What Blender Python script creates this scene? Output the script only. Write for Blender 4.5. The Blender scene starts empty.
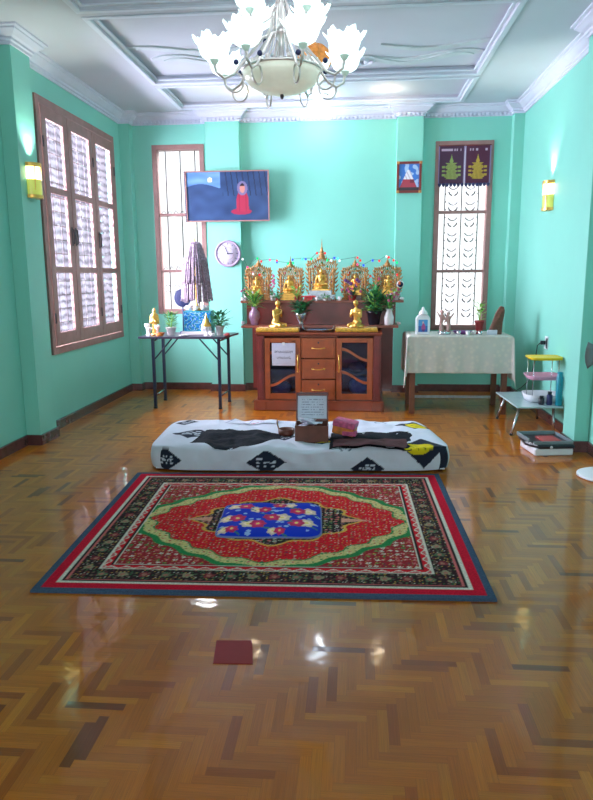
import bpy, math, random
from mathutils import Vector, Matrix, noise
PI = math.pi
sc = bpy.context.scene
col = sc.collection

def lin(c):
    return tuple((x/12.92 if x <= 0.04045 else ((x+0.055)/1.055)**2.4) for x in c[:3])
def rgb(r, g, b):
    return lin((r/255, g/255, b/255))

# ------------------------------------------------------------------ camera, light, exposure
cam_d = bpy.data.cameras.new('camera')
cam = bpy.data.objects.new('camera', cam_d); col.objects.link(cam)
CP, CY, CR = 0.18411, 0.08627, -0.0070027
fw = Vector((-math.sin(CY)*math.cos(CP), math.cos(CY)*math.cos(CP), -math.sin(CP)))
rt = Vector((math.cos(CY), math.sin(CY), 0)); up = rt.cross(fw)
R_ = rt*math.cos(CR)+up*math.sin(CR); U_ = up*math.cos(CR)-rt*math.sin(CR)
M = Matrix((R_, U_, -fw)).transposed().to_4x4(); M.translation = Vector((0, 0, 1.35))
cam.matrix_world = M
cam_d.sensor_fit = 'VERTICAL'; cam_d.sensor_height = 36.0; cam_d.lens = 669.065/800*36
cam_d.clip_start = 0.05; cam_d.clip_end = 200
sc.camera = cam

world = bpy.data.worlds.new('World'); sc.world = world; world.use_nodes = True
bgn = world.node_tree.nodes['Background']
bgn.inputs['Color'].default_value = (0.93, 0.96, 1.0, 1); bgn.inputs['Strength'].default_value = 1.15
def area(name, loc, rot, sx, sy, power, color):
    d = bpy.data.lights.new(name, 'AREA'); d.shape = 'RECTANGLE'; d.size = sx; d.size_y = sy
    d.energy = power; d.color = color
    o = bpy.data.objects.new(name, d); col.objects.link(o); o.location = loc; o.rotation_euler = rot
    return o
area('daylight_left', (-4.5, 6.3, 2.3), (0, -PI/2+.05, 0), 3.2, 4.6, 3200, (0.86, 0.93, 1.0))
area('daylight_back_left', (-1.6, 9.3, 4.2), (-PI/2+.75, 0, 0), 1.8, 1.6, 520, (0.88, 0.94, 1.0))
area('daylight_back_right', (1.2, 9.3, 4.2), (-PI/2+.75, 0, 0), 1.8, 1.6, 520, (0.88, 0.94, 1.0))
area('fill_behind', (-0.4, -3.2, 2.0), (PI/2, 0, 0), 3.0, 2.2, 90, (0.86, 0.93, 1.0))  # unseen fill light added behind the camera to lift the room
sc.view_settings.view_transform = 'Standard'; sc.view_settings.look = 'None'
sc.view_settings.gamma = 1.0; sc.view_settings.use_curve_mapping = False
sc.view_settings.exposure = 0.50

# ------------------------------------------------------------------ materials
def mat(name, color, rough=0.6, metal=0.0, spec=0.5, noise_amt=0.0, noise_scale=8.0, bump=0.0, bump_scale=60.0,
        emit=None, emit_s=0.0, trans=0.0, alpha=1.0, coat=0.0, attr=None, sheen=0.0):
    m = bpy.data.materials.new(name); m.use_nodes = True
    nt = m.node_tree; N = nt.nodes; L = nt.links; b = N['Principled BSDF']
    b.inputs['Base Color'].default_value = (*color, 1); b.inputs['Roughness'].default_value = rough
    b.inputs['Metallic'].default_value = metal; b.inputs['Specular IOR Level'].default_value = spec
    b.inputs['Transmission Weight'].default_value = trans; b.inputs['Alpha'].default_value = alpha
    b.inputs['Coat Weight'].default_value = coat; b.inputs['Sheen Weight'].default_value = sheen
    if emit: b.inputs['Emission Color'].default_value = (*emit, 1); b.inputs['Emission Strength'].default_value = emit_s
    tc = N.new('ShaderNodeTexCoord')
    src = None
    if attr:
        a = N.new('ShaderNodeAttribute'); a.attribute_name = attr; src = a.outputs['Color']
    if noise_amt > 0:
        nz = N.new('ShaderNodeTexNoise'); nz.inputs['Scale'].default_value = noise_scale; nz.inputs['Detail'].default_value = 4
        L.new(tc.outputs['Object'], nz.inputs['Vector'])
        mr = N.new('ShaderNodeMapRange'); mr.inputs['From Min'].default_value = .3; mr.inputs['From Max'].default_value = .7
        mr.inputs['To Min'].default_value = 1-noise_amt; mr.inputs['To Max'].default_value = 1+noise_amt
        L.new(nz.outputs['Fac'], mr.inputs['Value'])
        mx = N.new('ShaderNodeVectorMath'); mx.operation = 'SCALE'
        if src: L.new(src, mx.inputs[0])
        else: mx.inputs[0].default_value = color
        L.new(mr.outputs['Result'], mx.inputs['Scale']); src = mx.outputs['Vector']
    if src: L.new(src, b.inputs['Base Color'])
    if bump > 0:
        nb = N.new('ShaderNodeTexNoise'); nb.inputs['Scale'].default_value = bump_scale; nb.inputs['Detail'].default_value = 3
        L.new(tc.outputs['Object'], nb.inputs['Vector'])
        bp = N.new('ShaderNodeBump'); bp.inputs['Strength'].default_value = bump; bp.inputs['Distance'].default_value = 0.01
        L.new(nb.outputs['Fac'], bp.inputs['Height']); L.new(bp.outputs['Normal'], b.inputs['Normal'])
    return m

MT = {}
MT['wall'] = mat('green_paint', rgb(134, 211, 194), .55, noise_amt=.03, noise_scale=1.5, bump=.03, bump_scale=90)
MT['ceil'] = mat('ceiling_paint', rgb(206, 209, 222), .7, noise_amt=.03, noise_scale=2)
MT['ceil_in'] = mat('tray_paint', rgb(198, 204, 220), .7, noise_amt=.03, noise_scale=2)
MT['mould'] = mat('plaster_moulding', rgb(220, 226, 240), .6, noise_amt=.03)
MT['relief'] = mat('plaster_relief', rgb(206, 214, 220), .7, noise_amt=.06)
MT['crown'] = mat('crown_plaster', rgb(214, 216, 234), .6, noise_amt=.03)
MT['base'] = mat('dark_tile_skirting', rgb(92, 52, 52), .22, noise_amt=.25, noise_scale=14, coat=.3)
MT['winframe'] = mat('window_wood', rgb(158, 116, 112), .5, noise_amt=.12, noise_scale=12)
MT['iron'] = mat('dark_iron', rgb(70, 62, 70), .5, metal=.3, noise_amt=.1)
MT['white_iron'] = mat('white_iron', rgb(225, 220, 228), .5, noise_amt=.05)
MT['cabwood'] = mat('reddish_wood', rgb(142, 62, 34), .3, noise_amt=.22, noise_scale=7, coat=.2)
MT['cabwood2'] = mat('orange_wood', rgb(168, 80, 36), .3, noise_amt=.2, noise_scale=9, coat=.2)
MT['darkwood'] = mat('dark_red_wood', rgb(122, 44, 40), .3, noise_amt=.2, noise_scale=7, coat=.2)
MT['shelfedge'] = mat('shelf_wood', rgb(150, 82, 66), .35, noise_amt=.15, noise_scale=9)
MT['tablewood'] = mat('table_leg_wood', rgb(112, 66, 44), .45, noise_amt=.2)
MT['gold'] = mat('gold', rgb(236, 184, 96), .32, metal=.8, noise_amt=.12, noise_scale=30)
MT['goldrough'] = mat('antique_gold', rgb(200, 146, 88), .5, metal=.35, noise_amt=.35, noise_scale=60, bump=.6, bump_scale=150)
MT['goldcloth'] = mat('gold_cloth', rgb(214, 160, 40), .55, noise_amt=.35, noise_scale=70, sheen=.3, bump=.5, bump_scale=90)
MT['chrome'] = mat('pink_gold_chrome', rgb(232, 222, 222), .3, metal=.75, noise_amt=.03)
MT['steel'] = mat('steel', rgb(190, 192, 196), .25, metal=.9, noise_amt=.05)
MT['black_metal'] = mat('black_navy_metal', rgb(24, 30, 58), .4, noise_amt=.1)
MT['tabletop_dark'] = mat('dark_laminate', rgb(58, 52, 70), .3, noise_amt=.15, noise_scale=20)
MT['white'] = mat('white_plastic', rgb(228, 228, 234), .4, noise_amt=.03)
MT['ceramic'] = mat('white_ceramic', rgb(232, 224, 226), .2, noise_amt=.04, coat=.3)
MT['paper'] = mat('paper', rgb(214, 212, 228), .8, noise_amt=.03)
MT['ink'] = mat('ink', rgb(70, 64, 90), .8, noise_amt=.05)
MT['red'] = mat('red', rgb(190, 40, 48), .4, noise_amt=.1)
MT['leaf'] = mat('green_leaf', rgb(62, 136, 72), .5, noise_amt=.35, noise_scale=25)
MT['leaf_light'] = mat('light_leaf', rgb(140, 186, 84), .5, noise_amt=.3, noise_scale=25)
MT['leaf_dark'] = mat('dark_leaf', rgb(34, 104, 66), .5, noise_amt=.35, noise_scale=25)
MT['pink'] = mat('pink_petal', rgb(206, 90, 132), .6, noise_amt=.3, noise_scale=40)
MT['orange'] = mat('orange_petal', rgb(226, 112, 48), .6, noise_amt=.3, noise_scale=40)
MT['purple'] = mat('purple_petal', rgb(120, 70, 132), .6, noise_amt=.3, noise_scale=40)
MT['yellow'] = mat('yellow_plastic', rgb(244, 208, 20), .4, noise_amt=.04)
MT['pinkplastic'] = mat('pink_plastic', rgb(220, 160, 188), .4, noise_amt=.05)
MT['black'] = mat('black_plastic', rgb(28, 30, 42), .3, noise_amt=.1)
MT['navy'] = mat('navy_lacquer', rgb(40, 46, 92), .7, noise_amt=.1)
MT['mauve'] = mat('mauve_ceramic', rgb(150, 112, 140), .25, noise_amt=.25, noise_scale=30, coat=.3)
MT['teal'] = mat('teal_plastic', rgb(20, 140, 160), .35, noise_amt=.06)
MT['terra'] = mat('red_terracotta', rgb(170, 62, 62), .5, noise_amt=.12)
MT['carved'] = mat('carved_dark_wood', rgb(104, 62, 44), .45, noise_amt=.35, noise_scale=40, bump=.6, bump_scale=70)
MT['figpink'] = mat('pinkish_resin', rgb(186, 142, 136), .5, noise_amt=.2, noise_scale=30)
MT['whitestone'] = mat('white_marble', rgb(196, 200, 206), .4, noise_amt=.15, noise_scale=25)
MT['tassel'] = mat('silver_mauve_tassels', rgb(150, 128, 146), .5, metal=.1, noise_amt=.45, noise_scale=55, bump=.6, bump_scale=120)
MT['blackcloth'] = mat('black_cloth', rgb(24, 26, 36), .9, noise_amt=.35, noise_scale=18, bump=.5, bump_scale=40, spec=.2)
MT['browncloth'] = mat('brown_cloth', rgb(92, 58, 62), .9, noise_amt=.2, noise_scale=18, bump=.4, bump_scale=50, spec=.2)
MT['boxwood'] = mat('box_brown', rgb(108, 58, 44), .45, noise_amt=.2, noise_scale=18)
MT['packet'] = mat('orange_packet', rgb(222, 128, 62), .5, noise_amt=.3, noise_scale=25)
MT['redtile'] = mat('dark_red_tile', rgb(150, 14, 20), .4, noise_amt=.08, spec=.2)
MT['greyblade'] = mat('grey_blade', rgb(120, 134, 140), .35, noise_amt=.08)
MT['glassgrey'] = mat('frosted_table_top', rgb(176, 196, 200), .18, noise_amt=.05)
MT['darkinside'] = mat('dark_inside', rgb(48, 34, 34), .8, noise_amt=.1)
MT['bluecloth'] = mat('blue_bundle', rgb(74, 104, 136), .8, noise_amt=.4, noise_scale=20)
MT['palebundle'] = mat('pale_bundle', rgb(142, 156, 176), .7, noise_amt=.3, noise_scale=22, bump=.4)
MT['shade'] = mat('lit_opal_glass', rgb(235, 245, 242), .3, emit=rgb(228, 250, 250), emit_s=1.1)
MT['shadebase'] = mat('pale_green_glass', rgb(150, 166, 160), .3, noise_amt=.05, emit=rgb(200, 235, 220), emit_s=.25)
MT['bowl'] = mat('marbled_bowl_glass', rgb(216, 216, 204), .3, noise_amt=.12, noise_scale=9, emit=rgb(222, 224, 208), emit_s=.28)
MT['bulb'] = mat('lit_bulb', rgb(255, 255, 255), .3, emit=(1, 1, 1), emit_s=5)
MT['warm'] = mat('warm_lit_glass', rgb(255, 235, 180), .3, emit=rgb(255, 232, 160), emit_s=4)
MT['warmglass'] = mat('yellow_green_glass', rgb(196, 206, 100), .25, noise_amt=.15, emit=rgb(200, 200, 90), emit_s=.35)
MT['amber'] = mat('amber_glass', rgb(214, 150, 80), .25, noise_amt=.4, noise_scale=30, emit=rgb(240, 150, 70), emit_s=.35)
MT['spotwarm'] = mat('warm_spot', (1, .8, .5), .3, emit=rgb(255, 214, 150), emit_s=10)
MT['spotcool'] = mat('cool_spot', (.9, .95, 1), .3, emit=rgb(215, 235, 255), emit_s=12)
for k, c in dict(led_green=(.0, .9, .25), led_blue=(.05, .12, 1), led_red=(1, .05, .05), led_pink=(1, .12, .3), led_white=(.9, .95, 1), led_cyan=(.1, .9, .9)).items():
    MT[k] = mat(k, tuple(v*.3 for v in c), .7, emit=c, emit_s=.9, spec=.1)
MT['paint'] = mat('printed_surface', (1, 1, 1), .75, attr='Col', noise_amt=.05, noise_scale=60, spec=.2)
MT['carpet'] = mat('woven_rug', (1, 1, 1), .95, attr='Col', noise_amt=.22, noise_scale=120, spec=.1, bump=.3, bump_scale=300)
MT['sheet'] = mat('printed_sheet', (1, 1, 1), .85, attr='Col', noise_amt=.04, noise_scale=10, spec=.2, bump=.25, bump_scale=25)
MT['poster'] = mat('glossy_print', (1, 1, 1), .3, attr='Col', spec=.5)

def glass_mat():
    m = bpy.data.materials.new('clear_glass'); m.use_nodes = True; nt = m.node_tree; N = nt.nodes; L = nt.links
    N.remove(N['Principled BSDF']); out = N['Material Output']
    t = N.new('ShaderNodeBsdfTransparent'); g = N.new('ShaderNodeBsdfGlossy'); g.inputs['Roughness'].default_value = .05
    f = N.new('ShaderNodeFresnel'); mx = N.new('ShaderNodeMixShader')
    L.new(f.outputs[0], mx.inputs[0]); L.new(t.outputs[0], mx.inputs[1]); L.new(g.outputs[0], mx.inputs[2]); L.new(mx.outputs[0], out.inputs[0])
    return m
MT['glass'] = glass_mat()
def cab_glass():
    m = glass_mat(); m.name = 'blue_tinted_glass'
    for n in m.node_tree.nodes:
        if n.type == 'BSDF_TRANSPARENT': n.inputs[0].default_value = (.6, .68, .9, 1)
    return m
MT['cabglass'] = cab_glass()
def lace_glass():
    # patterned, curtained glass: rows of soft folds and a column of bright beads, lets daylight through
    m = bpy.data.materials.new('patterned_window_glass'); m.use_nodes = True; nt = m.node_tree; N = nt.nodes; L = nt.links
    N.remove(N['Principled BSDF']); out = N['Material Output']
    tc = N.new('ShaderNodeTexCoord'); sp = N.new('ShaderNodeSeparateXYZ'); L.new(tc.outputs['UV'], sp.inputs[0])
    # wobbling horizontal folds
    nz = N.new('ShaderNodeTexNoise'); nz.inputs['Scale'].default_value = 9; nz.inputs['Detail'].default_value = 3
    mp = N.new('ShaderNodeMapping'); mp.inputs['Scale'].default_value = (1.2, 2.6, 1); L.new(tc.outputs['UV'], mp.inputs[0]); L.new(mp.outputs[0], nz.inputs['Vector'])
    wv = N.new('ShaderNodeTexWave'); wv.wave_type = 'BANDS'; wv.bands_direction = 'Y'
    wv.inputs['Scale'].default_value = 1.0; wv.inputs['Distortion'].default_value = 3.5; wv.inputs['Detail'].default_value = 2; wv.inputs['Detail Scale'].default_value = 2.0
    L.new(mp.outputs[0], wv.inputs['Vector'])
    ad = N.new('ShaderNodeMath'); ad.operation = 'MULTIPLY_ADD'; ad.inputs[1].default_value = .55
    L.new(wv.outputs['Fac'], ad.inputs[0])
    ms = N.new('ShaderNodeMath'); ms.operation = 'MULTIPLY'; ms.inputs[1].default_value = .75; L.new(nz.outputs['Fac'], ms.inputs[0]); L.new(ms.outputs[0], ad.inputs[2])
    # bead column
    vo = N.new('ShaderNodeTexVoronoi'); vo.inputs['Scale'].default_value = 16
    mp2 = N.new('ShaderNodeMapping'); mp2.inputs['Scale'].default_value = (1.0, 2.0, 1); L.new(tc.outputs['UV'], mp2.inputs[0]); L.new(mp2.outputs[0], vo.inputs['Vector'])
    lt = N.new('ShaderNodeMath'); lt.operation = 'LESS_THAN'; lt.inputs[1].default_value = .34; L.new(vo.outputs['Distance'], lt.inputs[0])
    cx = N.new('ShaderNodeMath'); cx.operation = 'SUBTRACT'; cx.inputs[1].default_value = .30; L.new(sp.outputs['X'], cx.inputs[0])
    ab = N.new('ShaderNodeMath'); ab.operation = 'ABSOLUTE'; L.new(cx.outputs[0], ab.inputs[0])
    l2 = N.new('ShaderNodeMath'); l2.operation = 'LESS_THAN'; l2.inputs[1].default_value = .17; L.new(ab.outputs[0], l2.inputs[0])
    mm = N.new('ShaderNodeMath'); mm.operation = 'MULTIPLY'; L.new(lt.outputs[0], mm.inputs[0]); L.new(l2.outputs[0], mm.inputs[1])
    cr = N.new('ShaderNodeValToRGB'); e = cr.color_ramp.elements
    e[0].position = .28; e[0].color = (*rgb(122, 112, 128), 1); e[1].position = .80; e[1].color = (*rgb(222, 216, 226), 1)
    L.new(ad.outputs[0], cr.inputs[0])
    tl = N.new('ShaderNodeBsdfTranslucent'); tl.inputs[0].default_value = (.8, .8, .82, 1)
    df = N.new('ShaderNodeBsdfDiffuse'); L.new(cr.outputs[0], df.inputs[0])
    m1 = N.new('ShaderNodeMixShader'); m1.inputs[0].default_value = .15; L.new(tl.outputs[0], m1.inputs[1]); L.new(df.outputs[0], m1.inputs[2])
    tr = N.new('ShaderNodeBsdfTransparent'); L.new(cr.outputs[0], tr.inputs[0])
    mf = N.new('ShaderNodeMath'); mf.operation = 'MULTIPLY_ADD'; mf.inputs[1].default_value = .035; mf.inputs[2].default_value = .005; L.new(mm.outputs[0], mf.inputs[0])
    m2 = N.new('ShaderNodeMixShader'); L.new(mf.outputs[0], m2.inputs[0]); L.new(tr.outputs[0], m2.inputs[1]); L.new(m1.outputs[0], m2.inputs[2])
    L.new(m2.outputs[0], out.inputs[0])
    return m
MT['lace'] = lace_glass()
def sheer():
    m = bpy.data.materials.new('sheer_cream_cloth'); m.use_nodes = True; nt = m.node_tree; N = nt.nodes; L = nt.links
    b = N['Principled BSDF']; b.inputs['Roughness'].default_value = .8
    tc = N.new('ShaderNodeTexCoord'); vo = N.new('ShaderNodeTexVoronoi'); vo.inputs['Scale'].default_value = 22; L.new(tc.outputs['Object'], vo.inputs['Vector'])
    cr = N.new('ShaderNodeValToRGB'); cr.color_ramp.elements[0].color = (*rgb(238, 226, 212), 1); cr.color_ramp.elements[1].color = (*rgb(218, 212, 204), 1)
    cr.color_ramp.elements[1].position = .5
    L.new(vo.outputs['Distance'], cr.inputs[0]); L.new(cr.outputs[0], b.inputs['Base Color']); b.inputs['Alpha'].default_value = .86
    return m
MT['sheer'] = sheer()
def floor_mat():
    m = bpy.data.materials.new('parquet'); m.use_nodes = True; nt = m.node_tree; N = nt.nodes; L = nt.links
    b = N['Principled BSDF']
    a = N.new('ShaderNodeAttribute'); a.attribute_name = 'Col'
    uv = N.new('ShaderNodeTexCoord')
    mp = N.new('ShaderNodeMapping'); mp.inputs['Scale'].default_value = (3, 90, 1); L.new(uv.outputs['UV'], mp.inputs[0])
    nz = N.new('ShaderNodeTexNoise'); nz.inputs['Scale'].default_value = 2.0; nz.inputs['Detail'].default_value = 5; L.new(mp.outputs[0], nz.inputs['Vector'])
    mr = N.new('ShaderNodeMapRange'); mr.inputs['From Min'].default_value = .3; mr.inputs['From Max'].default_value = .7; mr.inputs['To Min'].default_value = .84; mr.inputs['To Max'].default_value = 1.14
    L.new(nz.outputs['Fac'], mr.inputs['Value'])
    sc_ = N.new('ShaderNodeVectorMath'); sc_.operation = 'SCALE'; L.new(a.outputs['Color'], sc_.inputs[0]); L.new(mr.outputs[0], sc_.inputs['Scale'])
    L.new(sc_.outputs[0], b.inputs['Base Color'])
    b.inputs['Roughness'].default_value = .3
    b.inputs['Specular IOR Level'].default_value = .1
    b.inputs['Coat Weight'].default_value = .62; b.inputs['Coat Roughness'].default_value = .07
    n2 = N.new('ShaderNodeTexNoise'); n2.inputs['Scale'].default_value = 7; n2.inputs['Detail'].default_value = 2; L.new(uv.outputs['Object'], n2.inputs['Vector'])
    bp = N.new('ShaderNodeBump'); bp.inputs['Strength'].default_value = .10; bp.inputs['Distance'].default_value = .02; L.new(n2.outputs['Fac'], bp.inputs['Height'])
    L.new(bp.outputs['Normal'], b.inputs['Normal']); L.new(bp.outputs['Normal'], b.inputs['Coat Normal'])
    return m
MT['floor'] = floor_mat()

# ------------------------------------------------------------------ mesh helpers
class MB:
    def __init__(s): s.v = []; s.f = []; s.c = []; s.sm = []
    def add(s, vs, fs, smooth=False):
        o = len(s.v); s.v += [tuple(v) for v in vs]; s.f += [tuple(i+o for i in f) for f in fs]; s.sm += [smooth]*len(fs); return s
    def box(s, x0, x1, y0, y1, z0, z1, M=None):
        vs = [Vector(p) for p in ((x0, y0, z0), (x1, y0, z0), (x1, y1, z0), (x0, y1, z0), (x0, y0, z1), (x1, y0, z1), (x1, y1, z1), (x0, y1, z1))]
        if M: vs = [M@v for v in vs]
        return s.add(vs, [(0, 3, 2, 1), (4, 5, 6, 7), (0, 1, 5, 4), (1, 2, 6, 5), (2, 3, 7, 6), (3, 0, 4, 7)])
    def lathe(s, prof, c=(0, 0, 0), n=20, ax=None, fn=None):
        c = Vector(c); vs = []; fs = []; m = len(prof)
        q = Vector((0, 0, 1)).rotation_difference(Vector(ax)) if ax else None
        for i, (r, z) in enumerate(prof):
            for k in range(n):
                a = 2*PI*k/n; rr, zz = (fn(r, z, a, i) if fn else (r, z))
                p = Vector((rr*math.cos(a), rr*math.sin(a), zz))
                if q: p = q@p
                vs.append(c+p)
        for i in range(m-1):
            for k in range(n):
                k2 = (k+1) % n; fs.append((i*n+k, i*n+k2, (i+1)*n+k2, (i+1)*n+k))
        if prof[0][0] > 1e-6 and not fn: fs.append(tuple(range(n))[::-1])
        if prof[-1][0] > 1e-6 and not fn: fs.append(tuple((m-1)*n+k for k in range(n)))
        return s.add(vs, fs, True)
    def ell(s, c, r, n=14, m=8, M=None):
        if not hasattr(r, '__len__'): r = (r, r, r)
        vs = []; fs = []
        for i in range(m+1):
            t = PI*i/m
            for k in range(n):
                a = 2*PI*k/n; p = Vector((r[0]*math.sin(t)*math.cos(a), r[1]*math.sin(t)*math.sin(a), -r[2]*math.cos(t)))
                if M: p = M@p
                vs.append(Vector(c)+p)
        for i in range(m):
            for k in range(n):
                k2 = (k+1) % n; fs.append((i*n+k, i*n+k2, (i+1)*n+k2, (i+1)*n+k))
        return s.add(vs, fs, True)
    def tube(s, pts, r, n=8, closed=False):
        pts = [Vector(p) for p in pts]; m = len(pts); vs = []; fs = []
        rr = r if hasattr(r, '__len__') else [r]*m
        nrm = None
        for i, p in enumerate(pts):
            if closed: t = (pts[(i+1) % m]-pts[i-1])
            else: t = pts[min(i+1, m-1)]-pts[max(i-1, 0)]
            t.normalize()
            if nrm is None: nrm = t.orthogonal().normalized()
            else:
                nrm = nrm-t*nrm.dot(t)
                nrm = nrm.normalized() if nrm.length > 1e-6 else t.orthogonal().normalized()
            b = t.cross(nrm)
            for k in range(n):
                a = 2*PI*k/n; vs.append(p+(nrm*math.cos(a)+b*math.sin(a))*rr[i])
        for i in range(m if closed else m-1):
            j = (i+1) % m
            for k in range(n):
                k2 = (k+1) % n; fs.append((i*n+k, i*n+k2, j*n+k2, j*n+k))
        if not closed: fs.append(tuple(range(n))[::-1]); fs.append(tuple((m-1)*n+k for k in range(n)))
        return s.add(vs, fs, True)
    def prism(s, pts, d, M=None):
        # outline in (x,z), extruded along y from 0 to d
        n = len(pts); vs = [Vector((x, 0, z)) for x, z in pts]+[Vector((x, d, z)) for x, z in pts]
        if M: vs = [M@v for v in vs]
        return s.add(vs, [tuple(range(n)), tuple(range(2*n-1, n-1, -1))]+[(i, i+n, (i+1) % n+n, (i+1) % n) for i in range(n)])
    def prismz(s, pts, z0, z1):
        n = len(pts); vs = [(x, y, z0) for x, y in pts]+[(x, y, z1) for x, y in pts]
        return s.add(vs, [tuple(range(n))[::-1], tuple(range(n, 2*n))]+[(i, (i+1) % n, (i+1) % n+n, i+n) for i in range(n)])
    def build(s, name, m, parent=None, bevel=0, loc=None, sub=0, solid=0, remesh=0):
        me = bpy.data.meshes.new(name); me.from_pydata(s.v, [], s.f); me.update()
        me.polygons.foreach_set('use_smooth', s.sm)
        me.materials.append(MT[m] if isinstance(m, str) else m)
        o = bpy.data.objects.new(name, me); col.objects.link(o)
        if parent: o.parent = parent
        if loc: o.location = loc
        if remesh:
            md = o.modifiers.new('r', 'REMESH'); md.mode = 'VOXEL'; md.voxel_size = remesh; md.use_smooth_shade = True
            sm = o.modifiers.new('s', 'SMOOTH'); sm.factor = .5; sm.iterations = 2
        if solid:
            md = o.modifiers.new('t', 'SOLIDIFY'); md.thickness = solid
        if bevel:
            md = o.modifiers.new('b', 'BEVEL'); md.width = bevel; md.segments = 2; md.limit_method = 'ANGLE'
        if sub:
            md = o.modifiers.new('u', 'SUBSURF'); md.levels = sub; md.render_levels = sub
        return o
def capsule(mb, a, b, ra, rb, k=5):
    a = Vector(a); b = Vector(b)
    for i in range(k+1):
        t = i/k; mb.ell(a.lerp(b, t), ra+(rb-ra)*t, 10, 6)
def thing(name, label, cat, loc=(0, 0, 0), rz=0, group=None, rx=0):
    o = bpy.data.objects.new(name, None); col.objects.link(o); o.empty_display_size = .05
    o.location = loc; o.rotation_euler = (rx, 0, rz); o['label'] = label; o['category'] = cat
    if group: o['group'] = group
    return o
def tag(o, label, cat, group=None):
    o['label'] = label; o['category'] = cat
    if group: o['group'] = group
    return o
def struct(o): o['kind'] = 'structure'; return o
def arc(c, r, a0, a1, n, pl='xz'):
    out = []
    for i in range(n+1):
        a = a0+(a1-a0)*i/n; u, v = r*math.cos(a), r*math.sin(a)
        out.append({'xz': (c[0]+u, c[1], c[2]+v), 'xy': (c[0]+u, c[1]+v, c[2]), 'yz': (c[0], c[1]+u, c[2]+v)}[pl])
    return out
def painted(name, m, nx, ny, posf, colf, parent=None, thick=0):
    vs = []; cs = []
    for j in range(ny+1):
        for i in range(nx+1):
            u, v = i/nx, j/ny; vs.append(posf(u, v)); cs.append(colf(u, v))
    fs = [(j*(nx+1)+i, j*(nx+1)+i+1, (j+1)*(nx+1)+i+1, (j+1)*(nx+1)+i) for j in range(ny) for i in range(nx)]
    n0 = len(vs)
    mb = MB(); mb.add(vs, fs, True)
    if thick:
        # closed underside
        per = [i for i in range(nx+1)]+[j*(nx+1)+nx for j in range(1, ny+1)]+[ny*(nx+1)+i for i in range(nx-1, -1, -1)]+[j*(nx+1) for j in range(ny-1, 0, -1)]
        lo = [(Vector(vs[i])+Vector(thick)) for i in per]; cs += [cs[i] for i in per]
        o = len(mb.v); mb.v += [tuple(p) for p in lo]; k = len(per)
        for i in range(k):
            mb.f.append((per[i], o+i, o+(i+1) % k, per[(i+1) % k])); mb.sm.append(False)
        mb.f.append(tuple(o+i for i in range(k))[::-1]); mb.sm.append(False)
    ob = mb.build(name, m, parent)
    at = ob.data.color_attributes.new('Col', 'FLOAT_COLOR', 'POINT')
    flat = []
    for c in cs: flat += [c[0], c[1], c[2], 1.0]
    at.data.foreach_set('color', flat)
    return ob
def leafblade(mb, base, d, L, w, droop=.3, rnd=random):
    d = Vector(d).normalized(); side = d.cross(Vector((0, 0, 1)))
    side = side.normalized() if side.length > .05 else Vector((1, 0, 0))
    n = side.cross(d).normalized(); pts = []; b = Vector(base); k = 4
    for i in range(k+1):
        t = i/k; p = b+d*L*t-Vector((0, 0, 1))*droop*L*t*t
        ww = w*math.sin(PI*min(1, .08+t*.92))**.8*.5
        pts += [p-side*ww, p+n*ww*.25, p+side*ww]
    fs = []
    for i in range(k):
        a = i*3; fs += [(a, a+1, a+4, a+3), (a+1, a+2, a+5, a+4)]
    mb.add(pts, fs, True)
def bush(seed, c, r, h, n, L, w, mb=None, up=.4):
    rnd = random.Random(seed); mb = mb or MB()
    for i in range(n):
        a = rnd.uniform(0, 2*PI); q = rnd.random()**.6; z = rnd.random()
        p = (c[0]+r*.55*q*math.cos(a)*(.5+.5*z), c[1]+r*.55*q*math.sin(a)*(.5+.5*z), c[2]+h*z*.75)
        leafblade(mb, p, (math.cos(a), math.sin(a), rnd.uniform(-.1, 1)*up+z*.8), L*rnd.uniform(.6, 1.2), w*rnd.uniform(.7, 1.2), rnd.uniform(.1, .5))
    return mb
def stems(mb, c, h, n, r, sp, seed=0):
    rnd = random.Random(seed)
    for i in range(n):
        a = rnd.uniform(0, 2*PI)
        mb.tube([c, (c[0]+sp*.4*math.cos(a), c[1]+sp*.4*math.sin(a), c[2]+h*.5), (c[0]+sp*math.cos(a), c[1]+sp*math.sin(a), c[2]+h)], r, 5)
    return mb

# ------------------------------------------------------------------ room shell
XL, XR, YB, YN, ZC = -2.66, 1.80, 7.87, -2.6, 3.15
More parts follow.
